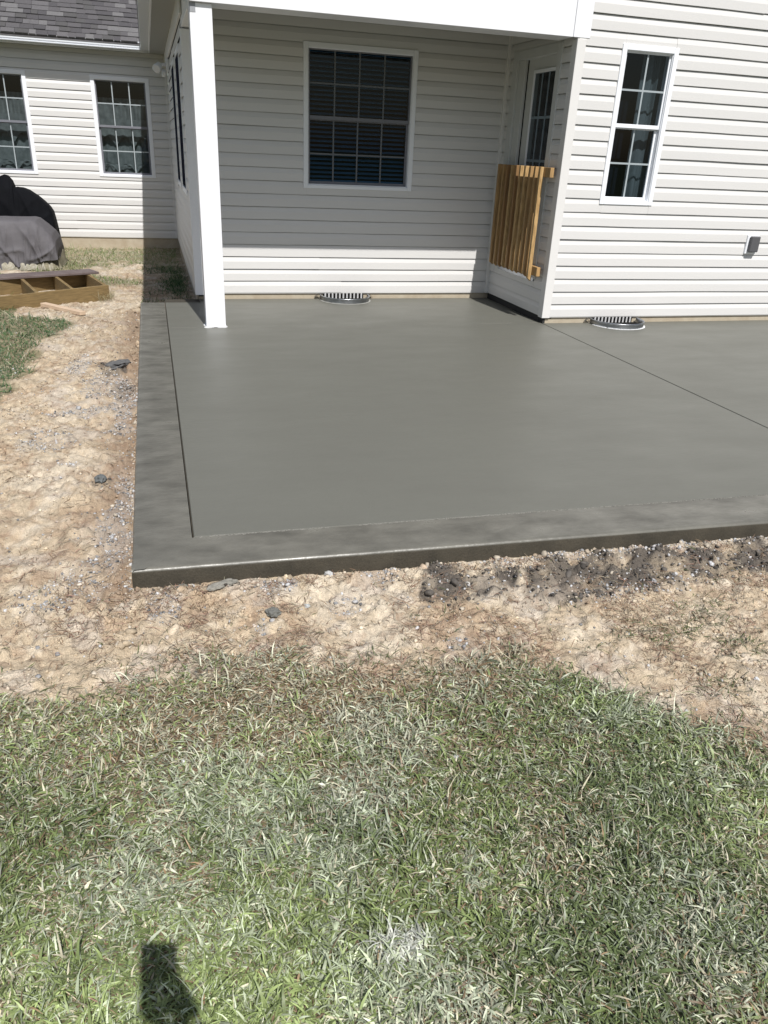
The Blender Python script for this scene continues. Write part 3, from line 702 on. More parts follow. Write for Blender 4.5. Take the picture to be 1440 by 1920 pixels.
# gutters, fascia, soffits
def gutter(name, prof, d):
    MB().extrude(prof, d, closed=False).build(name, GUTT, house)
gz = 2.765
y1 = YW-.345
GPR = [(.12, .10), (.115, .002), (.012, .000), (.004, .003), (.002, .012), (.010, .016), (.012, .020), (.002, .028), (-.001, .034), (-.001, .064), (.010, .071), (.009, .077), (-.004, .082), (-.008, .092), (-.007, .102), (-.001, .107), (.006, .105), (.006, .098)]
P_ = [(y1-.006+a, gz+c) for a, c in GPR]
gutter('gutter', [(-6, y, z) for y, z in P_], (6.245, 0, 0))
P_ = [(.212+a, gz+c) for a, c in GPR]
gutter('gutter', [(x, yf0, z) for x, z in P_], (0, YW-.345-.02-yf0, 0))
MB().box(-6, .32, YW-.232, YW-.21, gz-.02, gz+.12).build('fascia', WHITE, house)
MB().box(.326, .345, yf0, YW-.233, gz-.02, gz+.12).build('fascia', WHITE, house)
b = MB(); b.box(.346, XL+.02, yf0+.02, YW-.21, gz-.012, gz); b.build('soffit', SOFF, house)
sf = MB()
b = MB()
for i in range(22):
    a = -6+i*.30; b.extrude([(a, YW-.21, gz-.012), (a+.29, YW-.21, gz-.012), (a+.295, YW-.21, gz-.005), (a+.30, YW-.21, gz-.005), (a+.30, YW-.21, gz), (a, YW-.21, gz)], (0, .212, 0))
b.build('soffit', SOFF, house)
# frieze board along the side wall, beneath the soffit
MB().box(XL-.035, XL-.015, YB-.4, YW-.05, 2.58, 2.752).build('frieze_board', TRIMC, house, .002)

# ------------------------------------------------------------------ windows
def frame_boxes(mb, P, a0, a1, z0, z1, wd, d0, d1):
    def bx(a, b_, c, e):
        mb.add([P(a, d0, c), P(b_, d0, c), P(b_, d1, c), P(a, d1, c), P(a, d0, e), P(b_, d0, e), P(b_, d1, e), P(a, d1, e)],
               [(0,3,2,1),(4,5,6,7),(0,1,5,4),(1,2,6,5),(2,3,7,6),(3,0,4,7)])
    w = wd if hasattr(wd, '__len__') else (wd,)*4   # left,right,bottom,top
    bx(a0, a0+w[0], z0, z1); bx(a1-w[1], a1, z0, z1); bx(a0+w[0]+.0005, a1-w[1]-.0005, z0, z0+w[2]); bx(a0+w[0]+.0005, a1-w[1]-.0005, z1-w[3], z1)
def window(org, u, n, a0, a1, z0, z1, zr, vcols, zh_up, zh_lo, trim=.048, grid_d=.0, gridm=None, interior=None, glass=GLASS, sash=SASHG):
    org = Vector(org); u = Vector(u); n = Vector(n)
    P = lambda a, d, z: (org.x+u.x*a+n.x*d, org.y+u.y*a+n.y*d, z)
    f = MB(); frame_boxes(f, P, a0, a1, z0, z1, (trim, trim, .034, trim), -.02, .026)
    win = f.build('window', WINW, house, .003)
    f = MB(); frame_boxes(f, P, a0+trim*.72, a1-trim*.72, z0+.024, z1-trim*.72, .020, -.09, .014); f.build('frame_liner', WINW, win, .002)
    ia0, ia1, iz0, iz1 = a0+trim+.004, a1-trim-.004, z0+.04, z1-trim-.004
    # upper sash in front, lower sash behind
    f = MB(); frame_boxes(f, P, ia0, ia1, zr-.012, iz1, (.018, .018, .034, .014), -.028, -.006); f.build('upper_sash', sash, win, .002)
    f = MB(); frame_boxes(f, P, ia0, ia1, iz0, zr+.004, (.026, .026, .030, .026), -.058, -.034); f.build('lower_sash', sash, win, .002)
    up_p = MB(); up_p.add([P(ia0+.016, -.017, zr+.02), P(ia1-.016, -.017, zr+.02), P(ia1-.016, -.017, iz1-.012), P(ia0+.016, -.017, iz1-.012)], [(0, 1, 2, 3)]); up_p.build('pane', glass, win)
    lo_p = MB(); lo_p.add([P(ia0+.024, -.046, iz0+.028), P(ia1-.024, -.046, iz0+.028), P(ia1-.024, -.046, zr-.02), P(ia0+.024, -.046, zr-.02)], [(0, 1, 2, 3)]); lo_p.build('pane', glass, win)
    def bar(nm, a, b_, c, e, d):
        m = MB(); m.add([P(a, d, c), P(b_, d, c), P(b_, d+.006, c), P(a, d+.006, c), P(a, d, e), P(b_, d, e), P(b_, d+.006, e), P(a, d+.006, e)],
                        [(0,3,2,1),(4,5,6,7),(0,1,5,4),(1,2,6,5),(2,3,7,6),(3,0,4,7)]); m.build(nm, gridm or GRID, win)
    w2 = .008
    for a in vcols:
        bar('muntin', a-w2, a+w2, zr+.02, iz1-.012, -.026+grid_d)
        bar('muntin', a-w2, a+w2, iz0+.028, zr-.02, -.055+grid_d)
    bar('muntin', ia0+.016, ia1-.016, zh_up-w2, zh_up+w2, -.0262+grid_d)
    bar('muntin', ia0+.024, ia1-.024, zh_lo-w2, zh_lo+w2, -.0552+grid_d)
    # room behind
    m = MB()
    D = -.9
    A0, A1, Z0, Z1 = a0-.25, a1+.25, z0-.4, z1+.25
    q = [P(A0, -.101, Z0), P(A1, -.101, Z0), P(A1, D, Z0), P(A0, D, Z0), P(A0, -.101, Z1), P(A1, -.101, Z1), P(A1, D, Z1), P(A0, D, Z1)]
    m.add(q, [(0,3,2,1),(4,5,6,7),(1,2,6,5),(2,3,7,6),(3,0,4,7)]); m.build('dark_room', DARK, win)
    return win, P, (ia0, ia1, iz0, iz1)
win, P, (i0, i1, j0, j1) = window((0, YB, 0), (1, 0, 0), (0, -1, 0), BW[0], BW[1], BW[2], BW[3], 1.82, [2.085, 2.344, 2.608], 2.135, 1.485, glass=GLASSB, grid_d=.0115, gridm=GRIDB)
# blinds behind it
z = j0+.075; bl = MB(); i = 0
while z < j1:
    tilt = .009 if z > 1.25 else .002
    bl.obox((.5*(i0+i1), YB+.105, z), (.5*(i1-i0)-.01, 0, 0), (0, .020, tilt), (0, -.0006, .0012)); z += .043; i += 1
bl.box(i0+.01, i1-.01, YB+.085, YB+.125, j0+.010, j0+.045)
bl.build('window_blind', BLIND, win)['kind'] = 'stuff'
win, P, (i0, i1, j0, j1) = window((0, YF, 0), (1, 0, 0), (0, -1, 0), FWN[0], FWN[1], FWN[2], FWN[3], 1.852, [4.725], 2.157, 1.532, sash=WINW, grid_d=.0115)
def curtain(win, org, u, n, a0, a1, z0, z1, d, waves, amp, m, scallop=None):
    org = Vector(org); u = Vector(u); n = Vector(n); K = 90; J = 14; vs = []
    for j in range(J+1):
        for k in range(K+1):
            t = k/K; a = a0+(a1-a0)*t; zz = z0+(z1-z0)*j/J
            if scallop and j == 0: pass
            lo = z0+(scallop*abs(math.sin(math.pi*t*3)) if scallop else 0)
            zz = lo+(z1-lo)*j/J
            dd = d+amp*math.sin(t*waves*6.283+.6*math.sin(t*9))*(.6+.4*math.sin(j*.4+t*5))
            vs.append((org.x+u.x*a+n.x*dd, org.y+u.y*a+n.y*dd, zz))
    fs = [(j*(K+1)+k, j*(K+1)+k+1, (j+1)*(K+1)+k+1, (j+1)*(K+1)+k) for j in range(J) for k in range(K)]
    me = bpy.data.meshes.new('curtain'); me.from_pydata(vs, [], fs); return link('curtain', me, m, win, True)
curtain(win, (0, YF, 0), (1, 0, 0), (0, -1, 0), 4.76, 5.02, 1.1, 2.6, -.14, 3.3, .02, CURT)
curtain(win, (0, YF, 0), (1, 0, 0), (0, -1, 0), 4.42, 4.535, 1.1, 2.6, -.14, 1.6, .014, CURT)
for W in (LW1, LW2):
    d = (W[1]-W[0]-.11)/3
    win, P, (i0, i1, j0, j1) = window((0, YW, 0), (1, 0, 0), (0, -1, 0), W[0], W[1], W[2], W[3], 1.70, [W[0]+.055+d, W[0]+.055+2*d], 2.03, 1.35, trim=.058, grid_d=.0115)
    curtain(win, (0, YW, 0), (1, 0, 0), (0, -1, 0), W[0]+.02, W[1]-.02, .9, 2.12, -.20, 7, .022, CURTL)
    curtain(win, (0, YW, 0), (1, 0, 0), (0, -1, 0), W[0]+.02, W[1]-.02, 1.42, 1.82, -.15, 5, .012, CURTL, scallop=.14)
    curtain(win, (0, YW, 0), (1, 0, 0), (0, -1, 0), W[0]+.02, W[1]-.02, 1.02, 1.16, -.15, 5, .012, CURTL, scallop=.12)
for W in (SW1, SW2):
    b = MB(); Pw = lambda a, d, z: (XL-d, a, z); frame_boxes(b, Pw, W[0], W[1], 1.00, 2.45, .06, -.03, .020)
    wn = b.build('window', WINW, house, .002)
    MB().box(XL-.019, XL-.008, W[0]+.075, W[1]-.075, 1.075, 1.70).build('insect_screen', SCREEN, wn)
    MB().box(XL-.019, XL-.008, W[0]+.075, W[1]-.075, 1.74, 2.375).build('insect_screen', SCREEN, wn)
    MB().box(XL-.0185, XL-.0, W[0]+.061, W[1]-.061, 1.701, 1.739).build('meeting_rail', SCREEN, wn)

# ------------------------------------------------------------------ porch door
def dbox(nm, y0, y1, z0, z1, x0, x1, m, parent, bv=.003): return MB().box(x0, x1, y0, y1, z0, z1).build(nm, m, parent, bv)
door = empty('door'); door.parent = house; door.location = -house.location
def part(mb, nm, m, bv=.002):
    o = mb.build(nm, m, None, bv); o.parent = door; return o
part(MB().box(XR-.026, XR+.02, DO[0], DO[0]+.085, DO[2], DO[3]), 'casing', JAMB)
part(MB().box(XR-.026, XR+.02, 5.665, 5.785, DO[2], DO[3]), 'casing', JAMB)
part(MB().box(XR-.026, XR+.02, DO[0]+.086, 5.664, DO[3]-.085, DO[3]), 'casing', JAMB)
part(MB().box(XR-.005, XR+.10, 5.52, 5.664, DO[2], DO[3]-.086), 'jamb', JAMB)
part(MB().box(XR+.021, XR+.10, DO[0], 4.79, DO[2], DO[3]-.086), 'jamb', JAMB)
part(MB().box(XR-.005, XR+.10, 4.791, 5.519, 2.455, DO[3]-.086), 'jamb', JAMB)
part(MB().box(XR-.03, XR+.10, DO[0]+.02, 5.64, DO[2]-.02, DO[2]+.018), 'threshold', GALV)
b = MB(); X0, X1 = XR+.03, XR+.07
GY0, GY1, GZ0, GZ1 = 4.865, 5.32, 1.12, 2.31
b.box(X0, X1, 4.795, GY0, .42, 2.445); b.box(X0, X1, GY1, 5.50, .42, 2.445); b.box(X0, X1, GY0, GY1, .42, GZ0); b.box(X0, X1, GY0, GY1, GZ1, 2.445)
part(b, 'door_leaf', JAMB, 0)
b = MB(); Pd = lambda a, d, z: (X0-d, a, z); frame_boxes(b, Pd, GY0-.03, GY1+.03, GZ0-.03, GZ1+.03, .03, .0, .012); part(b, 'lite_frame', WINW)
b = MB(); b.add([(X0, GY0, GZ0), (X0, GY1, GZ0), (X0, GY1, GZ1), (X0, GY0, GZ1)], [(0, 1, 2, 3)]); part(b, 'pane', GLASS, 0)
for k in (1, 2):
    yy = GY0+(GY1-GY0)*k/3; part(MB().box(X0+.001, X0+.006, yy-.011, yy+.011, GZ0, GZ1), 'muntin', WINW, 0)
    zz = GZ0+(GZ1-GZ0)*k/3; part(MB().box(X0+.0012, X0+.005, GY0, GY1, zz-.012, zz+.012), 'muntin', WINW, 0)
b = MB(); b.box(X1+.01, X1+.9, 4.72, 5.6, .42, 2.5); me_o = part(b, 'dark_room', DARK, 0)
part(MB().box(X0-.004, X0+.0, 5.503, 5.518, .43, 2.44), 'weather_strip', BLACK, 0)
b = MB(); b.tube([(X0-.002, 5.455, 1.40), (X0-.055, 5.455, 1.40)], .012, 10); b.tube([(X0-.05, 5.455, 1.40), (X0-.05, 5.36, 1.40)], .009, 10)
part(b, 'handle', GALV, 0)

# ------------------------------------------------------------------ baluster gate across the door
gate = empty('porch_gate', (3.93, 4.56, .42)); tag(gate, 'orange brown wooden baluster gate across the porch door', 'gate')
for i in range(10):
    yy = 4.658+i*.1105; rr = random.Random(i); zz0 = .425+rr.uniform(-.006, .006)-(.0 if i else .035); zz1 = 1.468
    tx = rr.uniform(-.004, .004)
    b = MB(); xx = 3.872; s = .019
    b.add([(xx-s, yy-s, zz0+.03), (xx+s, yy-s, zz0), (xx+s, yy+s, zz0), (xx-s, yy+s, zz0+.03), (xx-s+tx, yy-s, zz1), (xx+s+tx, yy-s, zz1), (xx+s+tx, yy+s, zz1), (xx-s+tx, yy+s, zz1)],
          [(0,3,2,1),(4,5,6,7),(0,1,5,4),(1,2,6,5),(2,3,7,6),(3,0,4,7)])
    b.build('baluster', (WOODG, WOODG2, WOODG3)[rr.randrange(3)], gate, .002)
MB().box(3.892, 3.932, 4.50, 5.715, 1.378, 1.466).build('rail', WOODG, gate, .002)
MB().box(3.892, 3.932, 4.53, 5.715, .455, .543).build('rail', WOODG, gate, .002)

# ------------------------------------------------------------------ outlet cover, floodlight
oc = empty('outlet_cover', (6.32, YF-.013, .80)); tag(oc, 'small white weatherproof outlet cover with dark grey front on the sunlit siding', 'outlet cover')
b = MB(); b.box(6.250, 6.392, YF-.035, YF-.006, .715, .905); b.build('back_plate', WINW, oc, .004)
MB().box(6.272, 6.384, YF-.075, YF-.036, .735, .893).build('hinged_lid', DGREY, oc, .008)
fl = empty('floodlight', (XL-.02, 9.95, 2.50)); tag(fl, 'white twin floodlight under the eave in the shaded corner', 'floodlight')
MB().box(XL-.055, XL-.015, 9.87, 10.03, 2.42, 2.57).build('mounting_box', WINW, fl, .006)
def flood(ang, nm):
    d = Vector((-.6, -.35+ang, -.75)).normalized(); s = Vector((XL-.06, 9.95+ang*.12, 2.50)); e = s+d*.03
    b = MB(); b.tube([s+Vector((.01, 0, 0)), s+Vector((-.05, 0, .0)), s+Vector((-.075, 0, -.01))], .013, 8)
    c = s+Vector((-.09, 0, -.015)); b.tube([c-d*.03, c-d*.01, c+d*.05, c+d*.085], [.022, .040, .052, .058], 14); b.build('lamp_head', WINW, fl, 0, True)
    MB().tube([c+d*.078, c+d*.087], .052, 14).build('lamp_lens', LAMPG, fl)
flood(-.55, 'a'); flood(.75, 'b')
MB().tube([(XL-.09, 9.95, 2.44), (XL-.09, 9.95, 2.37), (XL-.09, 9.95, 2.345)], [.022, .032, .018], 12).build('motion_sensor', WINW, fl, 0, True)

# ------------------------------------------------------------------ galvanized vent wells
def well(cx, yw, label):
    t = empty('vent_well', (cx, yw, 0)); tag(t, label, 'vent well', 'galvanized vent wells set in the patio')
    hw, dp = .275, .335; n = 36
    path = [(cx-hw*math.cos(math.pi*k/n), yw-.03-dp*(math.sin(math.pi*k/n)**.75)) for k in range(n+1)]
    prof = [(-.004, -.02), (.0, .006), (.004, .012), (-.001, .018), (.004, .026), (-.001, .034), (.006, .043), (.010, .050), (.004, .056), (-.005, .053), (-.006, .02)]
    vs = []; m = len(prof)
    for k, (x, y) in enumerate(path):
        nx_, ny_ = (x-cx)/hw**2, (y-yw+.03)/dp**2; l = math.hypot(nx_, ny_) or 1; nx_, ny_ = nx_/l, ny_/l
        if k in (0, n): nx_, ny_ = (-1 if k == 0 else 1), 0
        vs += [(x+nx_*a, y+ny_*a, z) for a, z in prof]
    b = MB(); b.add(vs, [(k*m+j, (k+1)*m+j, (k+1)*m+j+1, k*m+j+1) for k in range(n) for j in range(m-1)])
    b.build('steel_ring', GALV, t, 0, True)
    for s in (-1, 1):   # curled mounting ears
        x = cx+s*(hw+.002); b = MB()
        pts = [(x+s*(.030-.030*math.cos(a)), yw-.028, .010+.0+.030*math.sin(a)) for a in [math.pi*q/8 for q in range(9)]]
        b.extrude(pts+[(q[0], q[1], q[2]-.003) for q in reversed(pts)], (0, .018, 0)); b.build('mounting_ear', GALV, t)
    MB().box(cx-.235, cx+.235, yw-.010, yw+.0115, -.06, .063).build('vent_opening', BLACK, t)
    for i in range(11):
        x = cx-.21+i*.042
        MB().box(x-.0085, x+.0085, yw-.0165, yw-.0105, -.06, .062).build('vent_bar', mat_bar, t)
    # spattered cement where the ring meets the slab
    b = MB(); rr = random.Random(int(cx*10))
    for k in range(n*9):
        a = math.pi*(.04+.92*rr.random()); x = cx-hw*math.cos(a)*1.02; y = yw-.03-(dp*1.02)*(math.sin(a)**.75); s = rr.uniform(.002, .006)
        b.obox((x, y-.004, .002), (s*2, s*.3, 0), (0, s, 0), (0, 0, s*.45))
    b.build('cement_bead', CAULK if cx > 3 else CEM, t)['kind'] = 'stuff'
    # pit floor
    b = MB(); b.add([(x, y, .004) for x, y in path], [tuple(range(n+1))]); b.build('well_floor', BLACK, t)
mat_bar = mat('vent_bar_grey', (.50, .50, .50), .5)
CEM = mat('wet_cement_bead', (.33, .33, .31), .6)
well(2.215, YB, 'galvanized half round vent well under the porch window wall')
well(4.80, YF, 'galvanized half round vent well with white cement bead below the sunlit siding')

# ------------------------------------------------------------------ side yard things
# covered grill
def cover(name, prof, y_c, depth_f, m, label, cat, seed, fold=.02, hem=0.0, xs_extra=None):
    """prof: list of (x, z_top); loft of rounded cross sections in Y"""
    vs = []; K = 40; px = prof
    xs = np.linspace(px[0][0], px[-1][0], 70); zt = np.interp(xs, [q[0] for q in px], [q[1] for q in px])
    return xs, zt
def draped(name, sections, mt, label, cat, seed, fold=.018, hem=0.0, seg=56):
    """sections: (z, x0, x1, y0, y1, power) stacked from bottom to top"""
    vs = []; rows = len(sections)
    zz = np.array([s[0] for s in sections]); H = 34
    for j in range(H+1):
        t = j/H*(rows-1); i = min(int(t), rows-2); f = t-i; f = f*f*(3-2*f) if False else f
        A, B = sections[i], sections[i+1]
        z, x0, x1, y0, y1, pw = [A[q]*(1-f)+B[q]*f for q in range(6)]
        for k in range(seg*2):
            a = 2*math.pi*k/(seg*2); c, s = math.cos(a), math.sin(a)
            ex = math.copysign(abs(c)**(2/pw), c); ey = math.copysign(abs(s)**(2/pw), s)
            hgt = j/H; nz = mnoise.noise(Vector((a*3.2+seed, seed, z*1.2)))+.5*mnoise.noise(Vector((a*8+seed, z*2.5, 2)))
            nz += .9*(1-2*abs(mnoise.noise(Vector((a*2.3+seed*2, z*1.1+a, 7)))))**3
            sc = 1+fold*nz*(1.6-hgt)/max(.2, .5*(x1-x0))*.6
            vs.append((.5*(x0+x1)+.5*(x1-x0)*ex*sc, .5*(y0+y1)+.5*(y1-y0)*ey*sc, z+.35*fold*nz*(1 if j else 1.6)-hem*(1-hgt)*min(1, max(0, (-1.25-(.5*(x0+x1)+.5*(x1-x0)*ex))/.5))))
    n = seg*2
    fs = [(j*n+k, j*n+(k+1) % n, (j+1)*n+(k+1) % n, (j+1)*n+k) for j in range(H) for k in range(n)]
    fs.append(tuple(H*n+k for k in range(n)))
    me = bpy.data.meshes.new(name); me.from_pydata(vs, [], fs); me.update()
    o = link(name, me, mt, None, True); return o
def cloth(name, prof, hem, ya, yb_, mt, seed, flare=.08, amp=.03, zpk=None, nx_=190, nv=30, bias=.5):
    """fitted cloth: top outline prof (x, z) left to right, hem (x, z), front plane ya, back plane yb_"""
    px, pz = [q[0] for q in prof], [q[1] for q in prof]; hx, hz = [q[0] for q in hem], [q[1] for q in hem]
    # march along the outline so that the right-hand end drops steeply but smoothly
    seg = np.r_[0, np.cumsum(np.hypot(np.diff(px), np.diff(pz)))]; tt = np.linspace(0, seg[-1], nx_)
    X_ = np.interp(tt, seg, px); Z_ = np.interp(tt, seg, pz); Hm = np.interp(X_, hx, hz)
    def rid(a, b, k): return (1-abs(2*mnoise.noise(Vector((a, b, seed+k)))))**4
    vs = []; m = nv*2+8
    for c in range(nx_):
        x, zt_, zh = float(X_[c]), float(Z_[c]), float(min(Hm[c], Z_[c]-.01)); row = []
        pk = 0 if zpk is None else max(0, min(1, (zt_-zpk)/.12))
        fr = ya+.10+pk*.10; bk = yb_-.10-pk*.14
        for k in range(nv+1):
            f = k/nv; z = zh+(zt_-zh)*f; e = 1-f
            fo = amp*(.35+.9*e)*(rid(x*4+z*2.2, z*1.3, 0)+.7*rid(x*2-z*3.4, z*.8+x, 5)+.5*rid(x*11, z*2, 9)-.6)
            roundy = .10*(1-math.sqrt(max(0, 1-min(1, (f**6)))))*0
            y = ya+(fr-ya)*(f**5)-flare*e**1.4-fo
            row.append((x, y, z-.012*(f**8)+(.012*mnoise.noise(Vector((x*9, seed, 1))) if k == 0 else 0)))
        for k in range(1, 8):
            f = k/8; y = fr+(bk-fr)*f; row.append((x, y, zt_+.012*math.sin(math.pi*f)+.008*mnoise.noise(Vector((x*6, y*8, seed)))))
        for k in range(nv+1):
            f = 1-k/nv; z = zh+(zt_-zh)*f; row.append((x, yb_+(bk-yb_)*(f**5)+flare*(1-f), z))
        vs += row; m = len(row)
    fs = [(c*m+k, (c+1)*m+k, (c+1)*m+k+1, c*m+k+1) for c in range(nx_-1) for k in range(m-1)]
    fs.append(tuple(range(m))); fs.append(tuple((nx_-1)*m+k for k in range(m)))
    me = bpy.data.meshes.new(name); me.from_pydata(vs, [], fs); me.update()
    return link(name, me, mt, None, True)
gr = empty('covered_grill', (-1.85, 10.35, -.12)); tag(gr, 'barbecue grill hidden under a black fitted cover by the wing wall', 'grill')
o = cloth('cover', [(-2.5, .83), (-2.0, .86), (-1.93, .90), (-1.88, .965), (-1.82, .99), (-1.765, .975), (-1.73, .92), (-1.715, .80), (-1.69, .825), (-1.60, .815), (-1.52, .785), (-1.42, .72), (-1.33, .64), (-1.265, .57), (-1.228, .50), (-1.205, .35), (-1.18, .10), (-1.165, -.10)],
          [(-2.6, -.12), (-1.2, -.11)], 10.10, 10.62, CBLK, 3.3, flare=.03, amp=.035, zpk=.84)
o.parent = gr; o.location = -Vector(gr.location)
fu = cloth('covered_furniture', [(-2.6, .49), (-1.9, .475), (-1.40, .478), (-1.345, .465), (-1.25, .385), (-1.16, .30), (-1.115, .22), (-1.10, .10), (-1.105, .0)],
           [(-2.6, -.14), (-1.75, -.13), (-1.45, -.07), (-1.25, -.02), (-1.10, .0)], 9.02, 9.92, CGREY, 5.7, flare=.06, amp=.05)
tag(fu, 'low patio furniture under a draped grey fabric cover', 'covered furniture')
tp = draped('plastic_tarp', [(-.14, -2.7, -1.075, 8.93, 9.95, 7), (-.10, -2.66, -1.09, 8.96, 9.94, 7), (-.04, -2.63, -1.105, 9.0, 9.93, 7), (.03, -2.62, -1.12, 9.03, 9.92, 7), (.05, -2.3, -1.3, 9.2, 9.6, 4)], TARP, '', '', 12.2, .05)
tag(tp, 'crumpled beige green plastic tarp showing beneath the grey cover', 'tarp')
# deck frame
df = empty('deck_platform', (-.353, 6.615, -.12)); tag(df, 'open wooden deck frame section with joists lying on the soil', 'deck section')
d1 = Vector((1.004, .724, 0)).normalized(); d2 = Vector((-.282, .977, 0)); LN = 2.35
FR = Vector((-.353, 6.615, 0)); zt, hb = .04, .184
def beam(nm, a, b_, zt, h, th, side=0, m=WOODT, parent=df):
    a = Vector(a); b_ = Vector(b_); d = (b_-a).normalized(); p = Vector((-d.y, d.x, 0)); c = (a+b_)/2
    c.z = zt-h/2; return MB().obox(c, (b_-a)/2, p*th/2, (0, 0, h/2)).build(nm, m, parent, .003)
A = FR; B = FR-d1*LN
beam('side_board', A, B, zt, hb, .038)
A2 = FR+d2*1.0; B2 = A2-d1*LN
beam('side_board', A2, B2, zt, hb, .038)
beam('joist', A-d1*.03+d2*.022, A2-d1*.03-d2*.022, zt-.001, hb-.01, .038)
for k in range(1, 6):
    a = FR-d1*(.03+.405*k); beam('joist', a+d2*.022, a+d2*.978, zt-.001, hb-.01, .036)
# dark boards lying on its back edge
p0 = Vector((-.575, 7.60, 0)); dd = Vector((.965, .46, 0)).normalized()
for k, (off, ln, up_, lab) in enumerate([(0, 2.2, 0, 'dark brown composite board lying along the far edge of the deck frame'), (-.145, 2.15, .0, 'second dark composite board, nearer the joists of the deck frame')]):
    pp = Vector((-dd.y, dd.x, 0)); a = p0+pp*off*.98; c = a-dd*ln/2; c.z = zt+.0135+.001
    o = MB().obox((0, 0, 0), dd*ln/2, pp*.068, (0, 0, .0125)).build('deck_board', PLANK, None, .003); o.location = c
    tag(o, lab, 'board', 'dark boards on the deck frame')
# stake
a = Vector((-.98, 6.03, 0)); b_ = Vector((-.56, 5.57, 0)); d = (b_-a).normalized(); pp = Vector((-d.y, d.x, 0)); zc = float(gheight(np.array([-.77]), np.array([5.8]))[0])
o = MB().obox((0, 0, 0), (b_-a)/2+Vector((0, 0, -.004)), pp*.034, (0, 0, .018)).build('timber_offcut', WOODP, None, .002)
o.location = (-.77, 5.80, zc+.026); tag(o, 'short pale timber offcut on the dirt in front of the deck frame', 'timber')
# small plastic-wrapped straw heap behind the patio is left to the straw; brown leaves there
# ------------------------------------------------------------------ photographer (seen only by the shadow)
def skin_mesh(name, joints, edges, mt, parent, sub=2, root=0):
    me = bpy.data.meshes.new(name); me.from_pydata([j[0] for j in joints], edges, [])
    o = bpy.data.objects.new(name, me); COL.objects.link(o)
    md = o.modifiers.new('skin', 'SKIN'); md.use_smooth_shade = True
    for i, j in enumerate(joints):
        me.skin_vertices[0].data[i].radius = j[1] if hasattr(j[1], '__len__') else (j[1], j[1])
        me.skin_vertices[0].data[i].use_root = (i == root)
    sm = o.modifiers.new('sub', 'SUBSURF'); sm.levels = sub; sm.render_levels = sub
    me.materials.append(mt)
    if parent: o.parent = parent; o.location = -Vector(parent.location)
    return o
SKIN = mat('skin', (.55, .36, .27), .5); SHIRT = mat('shirt_cloth', (.12, .16, .24), .85, var=.2, vscale=20); PANT = mat('trouser_cloth', (.10, .09, .08), .9); HAIR = mat('hair', (.05, .035, .02), .6)
SHOE = mat('shoe_leather', (.06, .05, .045), .6); PHM = mat('phone_body', (.03, .03, .035), .3)
PX, PY, GZ = .24, -3.36, -.09
man = empty('person', (PX, PY, GZ)); tag(man, 'person in a dark blue shirt holding up a phone, casting the shadow on the grass', 'person')
H = lambda x, y, z: (PX+x, PY+y, GZ+z)
handR = (.205, -2.842, 1.435)
J = [(H(0, 0, .95), (.15, .11)), (H(0, .01, 1.12), (.135, .105)), (H(0, .0, 1.30), (.165, .115)), (H(0, -.01, 1.42), (.13, .09)), (H(0, .0, 1.50), .055), (H(0, .02, 1.57), .065),
     (H(0, .03, 1.64), (.078, .095)), (H(0, .025, 1.71), (.07, .085)),
     (H(.19, -.01, 1.39), .062), (H(.24, .05, 1.13), .047), (H(.10, .33, 1.27), .038), ((handR[0]+.045, handR[1]-.075, handR[2]-.05), .028), ((handR[0]+.04, handR[1]-.03, handR[2]-.03), (.034, .018)),
     (H(-.19, -.01, 1.39), .062), (H(-.26, -.03, 1.12), .047), (H(-.25, .06, .88), .036), (H(-.25, .09, .81), .027), (H(-.25, .11, .75), (.020, .036)),
     (H(.10, 0, .88), .10), (H(.11, .02, .50), .068), (H(.12, -.01, .10), .045), (H(-.10, 0, .88), .10), (H(-.11, .02, .50), .068), (H(-.12, -.01, .10), .045)]
E = [(0,1),(1,2),(2,3),(3,4),(4,5),(5,6),(6,7),(3,8),(8,9),(9,10),(10,11),(11,12),(3,13),(13,14),(14,15),(15,16),(16,17),(0,18),(18,19),(19,20),(0,21),(21,22),(22,23)]
body = skin_mesh('body', J, E, SKIN, man)
def offj(ids, g): return [(J[i][0], tuple(q+g for q in (J[i][1] if hasattr(J[i][1], '__len__') else (J[i][1],)*2))) for i in ids]
skin_mesh('shirt', offj([0, 1, 2, 3, 8, 9, 13, 14], .016), [(0,1),(1,2),(2,3),(3,4),(4,5),(3,6),(6,7)], SHIRT, man)
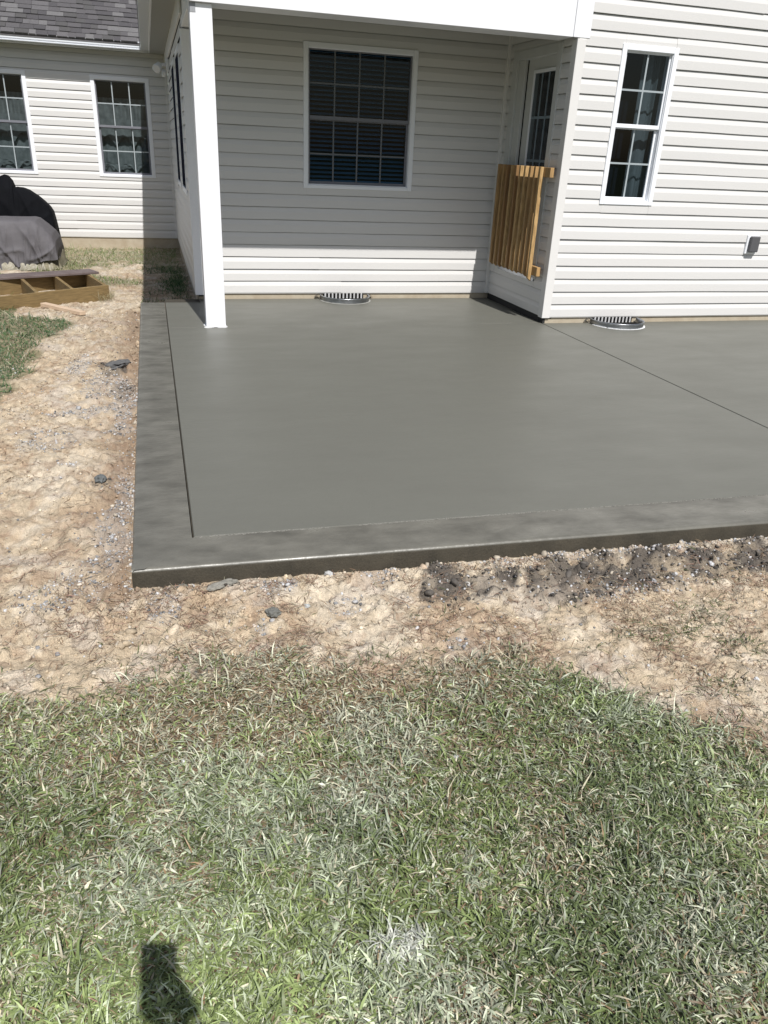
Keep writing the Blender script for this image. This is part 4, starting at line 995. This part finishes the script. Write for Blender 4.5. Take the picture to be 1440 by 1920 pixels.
skin_mesh('trousers', offj([0, 18, 19, 20, 21, 22, 23], .018), [(0,1),(1,2),(2,3),(0,4),(4,5),(5,6)], PANT, man)
for s in (1, -1):
    skin_mesh('shoe', [(H(.12*s, -.05, .045), (.045, .042)), (H(.12*s, .08, .04), (.048, .036)), (H(.125*s, .19, .03), (.042, .025))], [(0,1),(1,2)], SHOE, man)
skin_mesh('hair', [(H(0, -.03, 1.60), (.07, .06)), (H(0, -.02, 1.70), (.08, .075)), (H(0, .03, 1.755), (.07, .06))], [(0,1),(1,2)], HAIR, man)
skin_mesh('nose', [(H(0, .115, 1.655), .010), (H(0, .135, 1.625), .014)], [(0,1)], SKIN, man, 1)
for s in (1, -1):
    skin_mesh('ear', [(H(.083*s, .02, 1.66), (.012, .02)), (H(.083*s, .02, 1.625), (.010, .014))], [(0,1)], SKIN, man, 1)
# phone, its lens at the camera; fingers on its back
ph = MB(); axr, axu, axf = rt, up, fw
pc = CAM-axf*.008-axu*.062
ph.obox(pc-axf*.0045, axr*.041, axu*.076, axf*.0042)
phone = ph.build('phone', PHM, None, .003, segs=2); tag(phone, 'black phone held up in the hand of the person', 'phone')
def pp_(a, b_, c): return tuple(pc+axr*a+axu*b_+axf*c)
for k, (u_, ln) in enumerate([(-.012, .070), (-.032, .075), (-.052, .070), (-.070, .056)]):
    skin_mesh('finger', [((handR[0]+.045, handR[1]-.02, handR[2]-.03), .011), (pp_(.046, u_, -.004), .0092), (pp_(.038, u_+.002, .008), .0088), (pp_(.038-ln*.35, u_+.003, .009), .0082), (pp_(.038-ln*.75, u_+.003, .007), .0072)], [(0,1),(1,2),(2,3),(3,4)], SKIN, man, 2)
skin_mesh('thumb', [((handR[0]+.03, handR[1]-.03, handR[2]-.035), .013), (pp_(.012, -.088, -.014), .011), (pp_(-.018, -.070, -.018), .0105), (pp_(-.034, -.048, -.018), .009)], [(0,1),(1,2),(2,3)], SKIN, man, 2)
print('tris', sum(len(m.polygons) for m in bpy.data.meshes), 'objs', len(bpy.data.objects))
